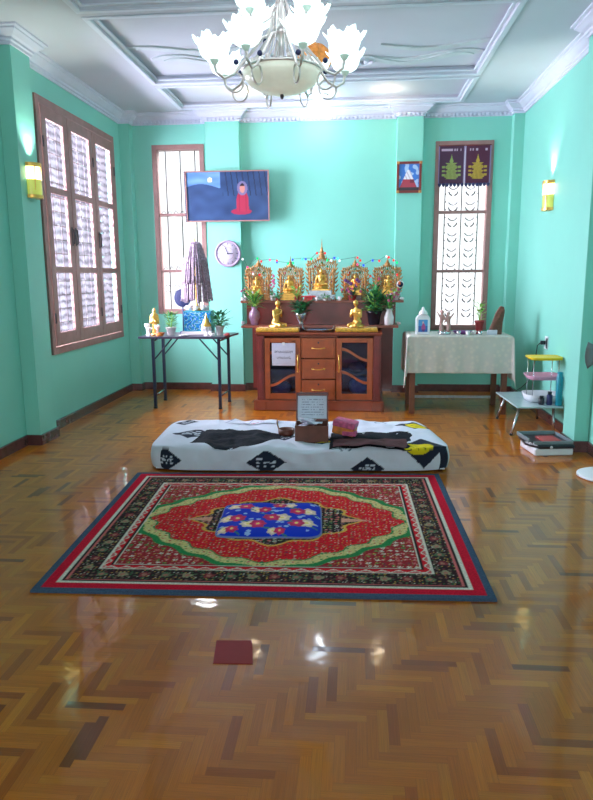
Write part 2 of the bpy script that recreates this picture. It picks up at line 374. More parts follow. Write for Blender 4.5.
# parquet floor: herringbone of small planks
def build_floor():
    W = .032; n = 6; L = W*n; rnd = random.Random(4); vs = []; fs = []; cs = []; uvs = []
    pal = [rgb(180, 98, 8), rgb(186, 104, 10), rgb(174, 94, 8), rgb(182, 100, 12), rgb(190, 110, 16), rgb(158, 80, 8), rgb(146, 72, 10), rgb(118, 56, 12)]
    wts = [7, 6, 6, 5, 3, 2.4, 1.3, .6]
    x0, x1, y0, y1 = XL-.01, XR+.02, YN, YB+.01
    def plank(ax, ay, bx, by, horiz):
        ax, bx = max(ax, x0), min(bx, x1); ay, by = max(ay, y0), min(by, y1)
        if bx-ax < .002 or by-ay < .002: return
        g = .00015; o = len(vs)
        vs.extend([(ax+g, ay+g, 0), (bx-g, ay+g, 0), (bx-g, by-g, 0), (ax+g, by-g, 0)]); fs.append((o, o+1, o+2, o+3))
        c = rnd.choices(pal, wts)[0]; k = rnd.uniform(.9, 1.1); c = tuple(x*k for x in c); cs.extend([c]*4)
        ox, oy = rnd.uniform(0, 50), rnd.uniform(0, 50)
        if horiz: uvs.extend([(ox, oy), (ox+.24, oy), (ox+.24, oy+.05), (ox, oy+.05)])
        else: uvs.extend([(ox, oy), (ox, oy+.05), (ox+.24, oy+.05), (ox+.24, oy)])
    R = int((y1-y0)/W)+2*n+4; C = int((x1-x0)/W)+2*n+4
    for r in range(-2*n, R):
        y = y0+r*W
        if y > y1: break
        k = math.floor(-r/(2*n))-1
        while True:
            cx = r+2*n*k; x = x0+cx*W
            if x > x1: break
            if x+L > x0 and y+W > y0: plank(x, y, x+L, y+W, True)
            k += 1
    for c in range(0, C):
        x = x0+c*W
        if x > x1: break
        k = math.floor(-c/(2*n))-1
        while True:
            r = c+1+2*n*k; y = y0+r*W
            if y > y1: break
            if y+L > y0: plank(x, y, x+W, y+L, False)
            k += 1
    me = bpy.data.meshes.new('floor')
    # dark bed under the planks
    o = len(vs); vs.extend([(x0, y0, -.002), (x1, y0, -.002), (x1, y1, -.002), (x0, y1, -.002)]); fs.append((o, o+1, o+2, o+3)); cs.extend([rgb(60, 34, 18)]*4); uvs.extend([(0, 0)]*4)
    me.from_pydata(vs, [], fs); me.materials.append(MT['floor'])
    at = me.color_attributes.new('Col', 'FLOAT_COLOR', 'POINT'); fl = []
    for c in cs: fl += [*c, 1.0]
    at.data.foreach_set('color', fl)
    ul = me.uv_layers.new(name='UVMap'); fu = []
    for u in uvs: fu += list(u)
    ul.data.foreach_set('uv', fu)
    ob = bpy.data.objects.new('floor', me); col.objects.link(ob); struct(ob)
build_floor()

# ceiling with three sunken trays
def build_ceiling():
    m = MB(); xs = [XL-.2, -1.89, 1.09, XR+.2]; T = .06
    bays = [(-1.6, 4.86), (5.02, 6.64), (6.80, 7.62)]
    m.box(xs[0], xs[1], YN-.2, YB+.2, ZC, ZC+.3); m.box(xs[2], xs[3], YN-.2, YB+.2, ZC, ZC+.3)
    ys = [YN-.2]
    for a, b in bays: m.box(xs[1], xs[2], ys[-1], a, ZC, ZC+.3); ys.append(b); m.box(xs[1], xs[2], a, b, ZC+T, ZC+.3)
    m.box(xs[1], xs[2], ys[-1], YB+.2, ZC, ZC+.3)
    struct(m.build('ceiling', 'ceil'))
    # mouldings round each tray
    for i, (a, b) in enumerate(bays):
        t = MB()
        def ring(x0, x1, y0, y1, w, z0, z1):
            t.box(x0, x1, y0, y0+w, z0, z1); t.box(x0, x1, y1-w, y1, z0, z1); t.box(x0, x0+w, y0+w, y1-w, z0, z1); t.box(x1-w, x1, y0+w, y1-w, z0, z1)
        ring(xs[1]-.045, xs[2]+.045, a-.045, b+.045, .045, ZC-.010, ZC)
        ring(xs[1], xs[2], a, b, .03, ZC+.015, ZC+.03)
        struct(t.build('trim_%d' % (i+10), 'mould', bevel=.006))
    t = MB()      # inner frame of the near tray
    t.box(-1.50, .70, 4.45, 4.50, ZC+T-.03, ZC+T); t.box(-1.50, -1.45, 2.2, 4.45, ZC+T-.03, ZC+T); t.box(.65, .70, 2.2, 4.45, ZC+T-.03, ZC+T)
    struct(t.build('trim_13', 'mould', bevel=.005))
build_ceiling()

# plaster scrolls in the middle tray
def scroll(cx, cy, s, name='ceiling_scroll', label=''):
    root = thing(name, label, 'ceiling ornament', (cx, cy, ZC+.06))
    m = MB()
    def wave(off, amp, w, z0, z1, x0=-.5, x1=.55):
        top = []; bot = []
        for i in range(25):
            t = i/24; x = x0+(x1-x0)*t; y = off+amp*math.sin(t*PI*1.9-.5)*(1-.25*t); ww = w*(math.sin(PI*t)**.55*.9+.1)
            top.append((s*x, y+ww)); bot.append((s*x, y-ww))
        pts = bot+top[::-1]
        if s < 0: pts = pts[::-1]
        m.prismz(pts, z0, z1)
    wave(0, .13, .10, -.012, 0); wave(.02, .13, .05, -.020, -.012, -.4, .45)
    m.build('scroll_leaf', 'relief', root)
    m = MB()
    wave(-.30, .10, .045, -.014, 0, -.35, .75)
    m.build('scroll_tail', 'relief', root)
    m = MB(); m.tube([(s*(-.5+.10*math.cos(a)*(1-a/12)), .05+.10*math.sin(a)*(1-a/12), -.015) for a in [k*.35 for k in range(22)]], .014, 6)
    m.build('scroll_curl', 'mould', root)
scroll(-1.22, 6.2, -1, label='plaster scroll relief in the middle ceiling tray, left of the chandelier')
scroll(.55, 6.3, 1, label='plaster scroll relief in the middle ceiling tray, right of the chandelier')

def wall_with_holes(name, axis, pos, t, a0, a1, holes):
    # axis 'y': wall plane x=pos..pos+t running along y; axis 'x': plane y=pos..pos+t running along x
    m = MB(); Z1 = ZC
    def bx(a, b, z0, z1):
        if b-a < 1e-4 or z1-z0 < 1e-4: return
        if axis == 'y': m.box(min(pos, pos+t), max(pos, pos+t), a, b, z0, z1)
        else: m.box(a, b, min(pos, pos+t), max(pos, pos+t), z0, z1)
    c = a0
    for (h0, h1, z0, z1) in holes:
        bx(c, h0, 0, Z1); bx(h0, h1, 0, z0); bx(h0, h1, z1, Z1); c = h1
    bx(c, a1, 0, Z1)
    return m
LW = (5.70, 7.50, .69, 2.83)      # left window
BL = (-2.30, -1.735, .93, 2.80)   # back left window
BR = (.90, 1.49, .74, 2.77)       # back right window
m = wall_with_holes('wall_left', 'y', XL, -.07, YN, YB+.2, [LW]); struct(m.build('wall_left', 'wall'))
m = wall_with_holes('wall_back', 'x', YB, .2, XL-.2, XR+.2, [BL, BR]); struct(m.build('wall_back', 'wall'))
m = wall_with_holes('wall_right', 'y', XR, .2, YN, YB+.2, []); struct(m.build('wall_right', 'wall'))
m = wall_with_holes('wall_front', 'x', YN, -.2, XL-.2, XR+.2, [(-1.6, 1.0, .8, 2.6)]); struct(m.build('wall_front', 'wall'))  # opening added out of view to let the fill light in
for i, (a, b, c, d) in enumerate([(XL, -2.54, 5.12, 5.42), (XL, -2.54, 7.75, YB), (-1.68, -1.295, 7.77, YB), (.45, .735, 7.77, YB), (1.69, XR, 7.75, YB), (1.69, XR, 5.16, 5.44)]):
    m = MB(); m.box(a, b, c, d, 0, ZC); struct(m.build('wall_pilaster_%d' % (i+1), 'wall', bevel=.004))

PATH = [(XL, YN), (XL, 5.12), (-2.54, 5.12), (-2.54, 5.42), (XL, 5.42), (XL, 7.75), (-2.54, 7.75), (-2.54, YB), (-1.68, YB), (-1.68, 7.77), (-1.295, 7.77), (-1.295, YB),
        (.45, YB), (.45, 7.77), (.735, 7.77), (.735, YB), (1.69, YB), (1.69, 7.75), (XR, 7.75), (XR, 5.44), (1.69, 5.44), (1.69, 5.16), (XR, 5.16), (XR, YN)]
def sweep(name, m_, prof):
    # interior lies on the right-hand side of the path; profile (offset inwards, z)
    P = [Vector(p) for p in PATH]; n = len(P); vs = []; fs = []
    for i in range(n):
        d0 = (P[i]-P[i-1]).normalized() if i > 0 else None; d1 = (P[i+1]-P[i]).normalized() if i < n-1 else None
        nn = []
        for d in (d0, d1):
            if d is not None: nn.append(Vector((d.y, -d.x)))
        if len(nn) == 2: b = nn[0]+nn[1]
        else: b = nn[0]
        for off, z in prof: vs.append((P[i].x+b.x*off, P[i].y+b.y*off, z))
    k = len(prof)
    for i in range(n-1):
        for j in range(k-1): fs.append((i*k+j, (i+1)*k+j, (i+1)*k+j+1, i*k+j+1))
    mb = MB(); mb.add(vs, fs); return struct(mb.build(name, m_))
sweep('trim_1', 'crown', [(0, 3.035), (.014, 3.035), (.014, 3.055), (.030, 3.060), (.030, 3.078), (.050, 3.088), (.072, 3.108), (.086, 3.118), (.086, 3.130), (.108, 3.136), (.108, 3.15)])
sweep('baseboard_room', 'base', [(0, .085), (.012, .085), (.016, .078), (.016, 0)])
# dentils along the back crown
m = MB()
for a, b, y in [(-2.52, -1.70, YB), (-1.26, .43, YB), (.76, 1.67, YB), (-1.68, -1.295, 7.77), (.45, .735, 7.77)]:
    n = int((b-a)/.045)
    for i in range(n):
        x = a+(i+.25)*(b-a)/n; m.box(x, x+.024, y-.048, y-.012, 3.040, 3.074)
struct(m.build('trim_2', 'crown'))

# ------------------------------------------------------------------ windows
def paint_uv(ob, u):   # simple per-quad UV
    ul = ob.data.uv_layers.new(name='UVMap')
    for i, uv in enumerate(u): ul.data[i].uv = uv
def window_left():
    root = bpy.data.objects.new('window_1', None); col.objects.link(root); struct(root)
    y0, y1, z0, z1 = LW; X = XL
    f = MB(); w = .045
    f.box(X-.03, X+.02, y0-.02, y0+w, z0-.02, z1+.02); f.box(X-.03, X+.02, y1-w, y1+.02, z0-.02, z1+.02)
    f.box(X-.03, X+.02, y0+w, y1-w, z1-w, z1+.02); f.box(X-.03, X+.02, y0+w, y1-w, z0-.02, z0+w)
    for yy in (6.275, 6.87): f.box(X-.03, X+.005, yy-.015, yy+.015, z0+w, z1-w)
    f.build('window_frame', 'winframe', root, bevel=.004)
    cuts = [y0+.045, 6.272, 6.868, y1-.045]
    for i in range(3):
        a, b = cuts[i]+.006, cuts[i+1]-.006; s = MB(); st = .085; A, B = z0+.05, z1-.05
        x0, x1 = X-.002, X+.028
        s.box(x0, x1, a, a+st, A, B); s.box(x0, x1, b-st, b, A, B); s.box(x0, x1, a+st, b-st, B-.10, B); s.box(x0, x1, a+st, b-st, A, A+.12)
        H = (B-A)/3
        zz = [A+.12]
        for k, zc in enumerate((1.415, 2.10)): s.box(x0, x1, a+st, b-st, zc-.028, zc+.028); zz += [zc-.028, zc+.028]
        zz.append(B-.10)
        sash = s.build('sash', 'winframe', root, bevel=.005)
        # sash i opens a touch, like in the photo
        for k in range(3):
            g = MB(); g.add([(X+.021, a+st, zz[2*k]), (X+.021, b-st, zz[2*k]), (X+.021, b-st, zz[2*k+1]), (X+.021, a+st, zz[2*k+1])], [(0, 1, 2, 3)])
            p = g.build('pane', 'lace', sash); paint_uv(p, [(0, k*1.0), (1, k*1.0), (1, k+.95), (0, k+.95)])
        for hz in (A+.25, B-.3):
            h = MB(); yy = (a-.004) if i in (0, 2) else (b+.004)
            h.lathe([(.008, -.045), (.008, .045)], (x1+.004, b+.003 if i == 2 else (a-.003 if i == 0 else b-.01), hz), 8); h.build('hinge', 'iron', sash)
        hy = {0: b-.035, 1: a+.035, 2: a+.035}[i]
        h = MB(); c = (x1+.022, hy, 1.72)
        h.tube([(c[0]-.024, c[1], c[2]-.07), (c[0]-.004, c[1], c[2]-.062), (c[0], c[1], c[2]), (c[0]-.004, c[1], c[2]+.062), (c[0]-.024, c[1], c[2]+.07)], .007, 8)
        h.box(x1, x1+.004, hy-.014, hy+.014, 1.635, 1.805)
        h.build('pull_handle', 'iron', sash)
    # white grille outside
    g = MB(); 
    for k in range(11): yy = y0+.08+k*(y1-y0-.16)/10; g.box(X-.165, X-.155, yy-.006, yy+.006, z0, z1)
    for k in range(16): zz_ = z0+.1+k*.13; g.box(X-.165, X-.155, y0, y1, zz_-.006, zz_+.006)
    g.build('outer_grille', 'iron', root)
window_left()
m = MB(); m.box(-5.5, -5.3, 8.6, 18, -.5, 7); struct(m.build('wall_backdrop', mat('mauve_render', rgb(196, 184, 198), .9, noise_amt=.15, noise_scale=1.2)))  # backdrop wall added outside to dim the view through the left panes
def tall_window(idx, H, rails, ornate):
    x0, x1, z0, z1 = H
    root = bpy.data.objects.new('window_%d' % idx, None); col.objects.link(root); struct(root)
    f = MB(); w = .035; Y = YB
    f.box(x0-.02, x0+w, Y-.015, Y+.10, z0-.02, z1+.02); f.box(x1-w, x1+.02, Y-.015, Y+.10, z0-.02, z1+.02)
    f.box(x0+w, x1-w, Y-.015, Y+.10, z1-w, z1+.02); f.box(x0+w, x1-w, Y-.015, Y+.10, z0-.02, z0+w)
    for z in rails: f.box(x0+w, x1-w, Y+.0, Y+.05, z-.016, z+.016)
    f.build('window_frame', 'winframe', root, bevel=.004)
    zz = [z0+w]+sum([[z-.016, z+.016] for z in rails], [])+[z1-w]
    for k in range(len(zz)//2):
        g = MB(); g.box(x0+w, x1-w, Y+.022, Y+.026, zz[2*k], zz[2*k+1]); g.build('pane', 'glass', root)
    g = MB(); gy = Y+.085
    for k in range(3):
        xx = x0+.11+k*(x1-x0-.22)/2
        g.box(xx-.0055, xx+.0055, gy, gy+.010, z0, z1)
    if ornate:
        z = z0+.12; j = 0
        while z < z1-.1:
            for s in (-1, 1):
                cx = (x0+x1)/2+s*.095
                if j % 2 == 0:
                    for q in (-1, 1): g.tube([(cx+q*.012, gy, z), (cx+q*.04, gy, z+.02), (cx+q*.05, gy, z+.045)], .0085, 5)
                else: g.tube(arc((cx, gy, z+.04), .055, PI*1.15, PI*1.85, 8), .007, 5)
                g.ell((cx+s*.085, gy, z+.02), .010, 6, 4)
            z += .085; j += 1
    else:
        for z in rails:
            for k in range(7): xx = x0+.06+k*(x1-x0-.12)/6; g.tube([(xx-.02, gy, z+.02), (xx, gy, z+.055), (xx+.03, gy, z+.03)], .005, 5)
        for z in (1.15, 1.22): 
            for k in range(4): g.tube(arc((x0+.08+k*.11, gy, z), .03, 0, PI, 6), .004, 5)
    g.build('window_grille', 'iron' if ornate else 'iron', root)
tall_window(2, BL, (2.05, 1.41), False)
tall_window(3, BR, (2.035, 1.385), True)

# ------------------------------------------------------------------ rug
RC = [(-1.394, 2.600), (.607, 2.660), (.585, 4.470), (-1.490, 4.372)]   # FL, FR, BR, BL
def rugpos(u, v, z=.012):
    a = Vector(RC[0]).lerp(Vector(RC[1]), u); b = Vector(RC[3]).lerp(Vector(RC[2]), u); p = a.lerp(b, v); return (p.x, p.y, z)
def h2(i, j, k=0): 
    n = math.sin(i*127.1+j*311.7+k*74.7)*43758.5453; return n-math.floor(n)
def cells(x, y, s, k=0):
    i, j = math.floor(x/s), math.floor(y/s); fx, fy = x/s-i-.5, y/s-j-.5
    ox, oy = (h2(i, j, k)-.5)*.4, (h2(i, j, k+1)-.5)*.4
    return math.hypot(fx-ox, fy-oy), h2(i, j, k+2), math.atan2(fy-oy, fx-ox)
BLUEG, RED, DK, CREAM, GREEN = rgb(66, 84, 108), rgb(204, 22, 50), rgb(46, 34, 36), rgb(206, 190, 128), rgb(46, 128, 74)
PINKR, RED2, GOLDc, WHT, NAV = rgb(204, 104, 104), rgb(212, 28, 42), rgb(214, 164, 74), rgb(214, 204, 190), rgb(40, 48, 96)
def flowers(x, y, base, s, k, cols, r=.34):
    d, q, a = cells(x, y, s, k)
    rr = r*(.75+.25*math.cos(5*a+q*6))
    if d < rr*.35: return cols[int(q*7) % len(cols)] if q < .5 else GOLDc
    if d < rr: return cols[int(q*len(cols)) % len(cols)]
    d2, q2, a2 = cells(x+.37*s, y+.61*s, s*.6, k+5)
    if d2 < .14: return [GREEN, GOLDc, WHT][int(q2*3)]
    return base
def rugcol(u, v):
    W, H = 2.02, 1.80; x = (u-.5)*W; y = (v-.5)*H; e = min(W/2-abs(x), H/2-abs(y))
    if e < .036: return BLUEG
    if e < .082: return RED
    if e < .104: return WHT
    if e < .114: return DK
    if e < .124: return PINKR
    # running coordinate along the border
    t = x if (H/2-abs(y)) < (W/2-abs(x)) else y
    if e < .232:
        m = (e-.178)/.054
        d = math.hypot(((t+.5) % .10-.05)/.034, m/.62)
        an = math.atan2(m*.03, ((t+.5) % .10-.05))
        if d < .35: return rgb(170, 110, 96)
        if d < .7+.14*math.cos(5*an): return [rgb(92, 110, 84), rgb(146, 136, 108), rgb(140, 56, 62)][int((t+5)/.10) % 3]
        return flowers(x, y, rgb(52, 34, 38), .030, 61, [rgb(120, 96, 84), rgb(110, 50, 58), rgb(80, 92, 72)], .34)
    if e < .240: return WHT
    w = .250+.010*math.sin(t*2*PI/.075)
    if e < w: return PINKR
    if e < w+.008: return WHT
    if e < .275: return RED2
    if e < .283: return DK
    if e < .291: return WHT
    # field
    th = math.atan2(y/.61, x/.735); r = (abs(x/.745)**1.72+abs(y/.615)**1.72)**(1/1.72)
    sc1 = 1+.030*math.cos(20*th)*.6+.03*math.cos(4*th)
    q = r/sc1
    if abs(x) > .735*.90 and q < 1.02 and abs(y) < .03: q *= .98
    if q > 1.0:
        b = flowers(x, y, rgb(158, 40, 48), .036, 3, [PINKR, WHT, rgb(120, 60, 70), GREEN], .36)
        if q < 1.035: return GREEN
        return b
    if q > .975: return GREEN
    if q > .89+.018*math.cos(20*th+1.5):
        return flowers(x, y, CREAM, .034, 11, [rgb(176, 70, 60), GREEN, rgb(150, 140, 90), PINKR], .26)
    if q > .875+.018*math.cos(20*th+1.5): return GREEN
    # centre medallion (under the cushion)
    th2 = math.atan2(y/.33, x/.42); r2 = (abs(x/.43)**1.5+abs(y/.34)**1.5)**(1/1.5)/(1+.06*math.cos(12*th2))
    if abs(y) < .035*(1-(abs(x)-.36)/.16) and .36 < abs(x) < .52: return rgb(214, 150, 130)
    if r2 < 1.0: return flowers(x, y, DK, .032, 21, [PINKR, WHT, rgb(130, 90, 110), rgb(96, 130, 96)], .36)
    if r2 < 1.05: return GOLDc
    return flowers(x, y, RED2, .036, 31, [rgb(186, 110, 90), rgb(110, 100, 80), rgb(196, 170, 150), rgb(206, 100, 50), rgb(130, 50, 80), RED, rgb(150, 24, 36)], .25)
rug = painted('rug', 'carpet', 330, 290, lambda u, v: rugpos(u, v, .011+.002*math.sin(u*40)*math.sin(v*33)*0), rugcol, thick=(0, 0, -.0108))
tag(rug, 'red oriental rug with cream medallion and blue-grey binding on the parquet', 'rug')

# blue floral cushion on the rug
def cushion():
    cx, cy, hw, hd = -.452, 3.51, .285, .262
    def sq(u, v):
        x, y = 2*u-1, 2*v-1
        k = 9.0; r = (abs(x)**k+abs(y)**k)**(1/k); m_ = max(abs(x), abs(y)); s = m_/r if r > 1e-6 else 1
        return x*s, y*s, m_
    rot = .06
    def pos(u, v):
        x, y, e = sq(u, v); z = .013+.030*(1-max(0, e)**7)+.004*math.sin(x*7)*math.sin(y*6)
        X, Y = x*hw, y*hd; return (cx+X*math.cos(rot)-Y*math.sin(rot), cy+X*math.sin(rot)+Y*math.cos(rot), z)
    B = rgb(8, 48, 190)
    fl = [(-.62, .55, .26), (.25, .62, .24), (-.2, .35, .22), (.62, .25, .27), (-.72, -.15, .26), (.12, -.12, .27), (-.3, -.5, .25), (.6, -.45, .26), (-.75, -.75, .2), (.1, .85, .16), (.15, -.82, .17)]
    rnd = random.Random(3); small = [(rnd.uniform(-.95, .95), rnd.uniform(-.95, .95), rnd.uniform(.03, .055)) for _ in range(46)]
    def c(u, v):
        x, y, e = sq(u, v)
        if e > .965: return rgb(120, 128, 170)
        for i, (a, b, r) in enumerate(fl):
            for q, (dx, cc) in enumerate(((-.35, rgb(200, 44, 92)), (.4, rgb(226, 196, 170)))):
                X, Y = x-a-dx*r*(1 if i % 2 else -1), y-b; d = math.hypot(X, Y*.9); an = math.atan2(Y, X)
                rr = r*.66*(.90+.10*math.cos(6*an+i))
                if d < rr*.25: return rgb(240, 214, 120)
                if d < rr: return cc if d > rr*.55 else tuple(min(1, k*1.35) for k in cc)
            if abs(y-b+.8*(x-a)) < .025 and abs(x-a) < r*1.2: return rgb(60, 120, 110)
        for a, b, r in small:
            if math.hypot(x-a, y-b) < r: return rgb(150, 180, 226)
        return B
    o = painted('floor_cushion', 'sheet', 110, 100, pos, c, thick=(0, 0, -.0012))
    tag(o, 'bright blue floral seat cushion with grey piping, lying on the rug centre', 'cushion')
cushion()

# red square inlay
m = MB(); m.prismz([(-.487, 2.123), (-.345, 2.130), (-.372, 2.284), (-.505, 2.274)], .0006, .003)
tag(m.build('floor_tile', 'redtile', bevel=.001), 'small dark red square tile lying on the parquet in front of the rug', 'tile')

# ------------------------------------------------------------------ mattress
MZ = .175
def mat_n(x, y): return noise.noise(Vector((x*4, y*4, 0)))*.022+noise.noise(Vector((x*11, y*7, 3)))*.012
def mattress():
    C = [(-1.44, 4.415), (.70, 4.525), (.56, 5.42), (-1.50, 5.36)]
    root = thing('floor_mattress', 'low floor mattress under a white sheet printed with dark diamonds and yellow ovals', 'mattress')
    nx, ny = 340, 190
    def base(u, v):
        a = Vector(C[0]).lerp(Vector(C[1]), u); b = Vector(C[3]).lerp(Vector(C[2]), u); return a.lerp(b, v)
    # parametrise including the sides: profile coordinate
    def prof(t):    # t 0..1 -> (inset fraction position, height) ; side occupies first/last .12
        s = .12
        if t < s: q = t/s; return (0, q)
        if t > 1-s: q = (1-t)/s; return (1, q)
        return ((t-s)/(1-2*s), 1)
    def pos(u, v):
        pu, hu = prof(u); pv, hv = prof(v); h = min(hu, hv)
        # corner rounding
        x, y = 2*pu-1, 2*pv-1
        k = 7; r = (abs(x)**k+abs(y)**k)**(1/k); m_ = max(abs(x), abs(y)); s = m_/r if r > 1e-6 else 1
        x *= s; y *= s
        bul = 1+.012*math.sin(PI*h)-.0*(1-h)
        x *= bul; y *= bul
        p = base((x+1)/2, (y+1)/2)
        top = max(0, 1-max(abs(x), abs(y))**14)
        z = MZ*(h if h < 1 else 1)
        n = noise.noise(Vector((p.x*4, p.y*4, 0)))*.022+noise.noise(Vector((p.x*11, p.y*7, 3)))*.012
        wr = noise.noise(Vector((p.x*9, 7, z*3)))*.026*(1-abs(2*h-1))
        if h >= 1:
            e = min(1, (1-max(abs(x), abs(y)))/.10)
            z = MZ-.022*(1-e)**2+n*e - .022*math.exp(-((p.x+.32)/.13)**2)*1
        else:
            z = h*(MZ-.022) - (h)*.022*math.exp(-((p.x+.32)/.13)**2)
            p = p+Vector((0, -wr)) if v < .5 else p
        return (p.x, p.y, max(.014, z+.004))
    W = rgb(212, 214, 228); K = rgb(34, 38, 56)
    # diamonds in (x, s) where s runs up the front side then over the top (metres)
    dia = [(-1.31, .085, .12, .085), (-.60, .075, .14, .09), (.10, .03, .12, .085), (-1.22, .60, .15, .13), (-1.35, 1.0, .1, .08), (-.50, .52, .12, .12), (.49, .23, .20, .20), (.47, .86, .15, .13), (-.22, .42, .14, .12)]
    yel = [(.45, .225, .105, .10), (.49, .84, .085, .085), (-.22, .39, .065, .05)]
    def c(u, v):
        p = pos(u, v); x = p[0]
        pv, hv = prof(v)
        y0 = 4.415+.11*(x+1.44)/2.14
        s = (p[2] if v < .12 else MZ+(p[1]-y0))
        for a, b, rx, ry in yel:
            d = math.hypot((x-a)/rx, (s-b)/ry)
            if d < 1:
                # dark lettering-like stroke
                if .25 < d < .6 and abs(((x-a)*1.3+(s-b))*9 % .6-.3) < .05: return rgb(120, 100, 20)
                return rgb(220, 196, 24)
        for i, (a, b, rx, ry) in enumerate(dia):
            X, Y = (x-a)/rx, (s-b)/ry
            if abs(X)+abs(Y) < 1:
                if i not in (6, 7, 8) and abs(X) < .45 and abs(Y) < .45:
                    row = abs(Y) < .1 or abs(abs(Y)-.3) < .08
                    if row and h2(int((X+2)*11), int((Y+2)*5), i) > .42: return rgb(196, 200, 214)
                return K
        d = math.hypot((x+.05), (s-.21)*1.0)
        if .038 < d < .046: return rgb(90, 94, 120)
        if abs(d-.018) < .004: return rgb(90, 94, 120)
        d = math.hypot((x-.22), (s-1.0)*.8)
        if .04 < d < .048: return rgb(120, 124, 140)
        return W
    o = painted('bed_sheet', 'sheet', nx, ny, pos, c, root)
    m = MB(); m.prismz([(-1.39, 4.47), (.64, 4.57), (.52, 5.37), (-1.44, 5.31)], .0135, .02)
    m.build('mattress_base', 'white', root)
mattress()

def cloth_patch(name, mt, outline, z, seed, label, cat, amp=.012, thick=.012, group=None):
    # crumpled cloth: polar grid inside an outline
    n = len(outline); cx = sum(p[0] for p in outline)/n; cy = sum(p[1] for p in outline)/n
    def rim(a):
        k = a*n; i = int(k) % n; f = k-int(k); p = Vector(outline[i]).lerp(Vector(outline[(i+1) % n]), f); return p
    R, A = 14, 72; vs = []; fs = []
    for j in range(R+1):
        t = j/R
        for i in range(A):
            p = rim(i/A); w = 1+.03*noise.noise(Vector((i*.9, seed, 0)))*(t > .8)
            x, y = cx+(p.x-cx)*t*w, cy+(p.y-cy)*t*w
            zz = z+thick*(1-t**6)+amp*noise.noise(Vector((x*8, y*8, seed)))+amp*.6*noise.noise(Vector((x*19, y*16, seed+3)))
            n_ = mat_n(x, y)
            vs.append((x, y, n_+(max(z+.004, zz) if t < .99 else z+.0025)))
    for j in range(R):
        for i in range(A):
            i2 = (i+1) % A; fs.append((j*A+i, (j+1)*A+i, (j+1)*A+i2, j*A+i2))
    m = MB(); m.add(vs, fs, True); return tag(m.build(name, mt), label, cat, group)
cloth_patch('folded_shawl', 'blackcloth', [(-1.18, 4.62), (-1.02, 4.50), (-.95, 4.43), (-.82, 4.46), (-.64, 4.54), (-.53, 4.68), (-.54, 4.88), (-.72, 4.97), (-.95, 5.0), (-1.12, 4.94)], MZ+.002, 2,
            'rumpled black shawl lying on the left half of the white mattress', 'shawl', .016, .014)
cloth_patch('seat_cloth', 'blackcloth', [(-.165, 4.50), (.12, 4.49), (.40, 4.50), (.46, 4.72), (.43, 4.97), (.15, 4.99), (-.165, 4.95)], MZ-.002, 5,
            'dark navy cloth spread on the right half of the mattress under a brown mat', 'cloth', .006, .010)
cloth_patch('brown_mat', 'browncloth', [(-.14, 4.50), (.10, 4.49), (.36, 4.50), (.38, 4.60), (.38, 4.72), (.12, 4.71), (-.14, 4.70)], MZ+.014, 9,
            'small dusty brown mat laid over the dark cloth on the mattress', 'mat', .004, .008)

# small printed handkerchief at the mattress back
def hanky():
    P = [(-1.03, 5.20), (-.60, 5.16), (-.60, 5.34), (-.98, 5.38)]
    def pos(u, v):
        p = Vector(P[0]).lerp(Vector(P[1]), u).lerp(Vector(P[3]).lerp(Vector(P[2]), u), v); return (p.x, p.y, MZ+.010+mat_n(p.x, p.y)+.003*noise.noise(Vector((p.x*12, p.y*12, 0))))
    def c(u, v):
        if u < .03 or u > .97 or abs(u-.42) < .008: return rgb(150, 150, 176)
        if .45 < u < .72 and abs(v-.3) < .13 and h2(int(u*60), int(v*14), 1) > .45: return rgb(190, 80, 96)
        return rgb(216, 216, 230)
    tag(painted('handkerchief', 'sheet', 60, 24, pos, c), 'flat white cloth with a small red print at the mattress back edge', 'cloth')
hanky()

# offering box with raised lid
def offering_box():
    r = thing('wooden_box', 'open brown wooden box with white papers in its raised lid, on the mattress', 'box', (-.300, 4.76, MZ-.010), .04)
    m = MB(); w, d, h, t = .120, .10, .125, .008
    # tapered front panel
    m.box(-w, w, -d, -d+t, 0, h); m.box(-w, w, d-t, d, 0, h); m.box(-w, -w+t, -d+t, d-t, 0, h); m.box(w-t, w, -d+t, d-t, 0, h); m.box(-w, w, -d, d, 0, t)
    m.build('box_body', 'boxwood', r, bevel=.002)
    m = MB(); m.box(-w-.022, w+.01, -d-.11, -d-.002, -.0, .012, Matrix.Translation((0, 0, .02))@Matrix.Rotation(.38, 4, 'X'))
    m.build('front_flap', 'darkwood', r, bevel=.002)
    lid = MB(); Mx = Matrix.Translation((0, d, h))@Matrix.Rotation(-.28, 4, 'X')
    lid.box(-w, w, 0, .012, 0, .205, Mx); lid.box(-w, -w+.01, -.03, 0, 0, .205, Mx); lid.box(w-.01, w, -.03, 0, 0, .205, Mx); lid.box(-w, w, -.03, 0, .197, .207, Mx)
    lo = lid.build('box_lid', 'darkwood', r, bevel=.002)
    def pos(u, v): return Mx@Vector((-w+.012+u*(2*w-.024), -.005, .012+v*.17))
    def c(u, v):
        if .1 < u < .9 and abs((v*9) % 1-.5) < .12 and .15 < v < .9 and h2(int(u*40), int(v*9), 4) > .35: return rgb(130, 130, 170)
        return rgb(226, 230, 248)
    painted('notice_sheet', 'paint', 50, 36, pos, c, r)
    m = MB(); rnd = random.Random(8)
    for k in range(7):
        Mk = Matrix.Translation((rnd.uniform(-.05, .06), rnd.uniform(-.03, .06), h-.012+k*.006))@Matrix.Rotation(rnd.uniform(-.6, .6), 4, 'Z')@Matrix.Rotation(rnd.uniform(-.3, .3), 4, 'Y')
        m.box(-.055, .055, -.03, .03, 0, .002, Mk)
    m.build('banknotes', 'paper', r)
offering_box()
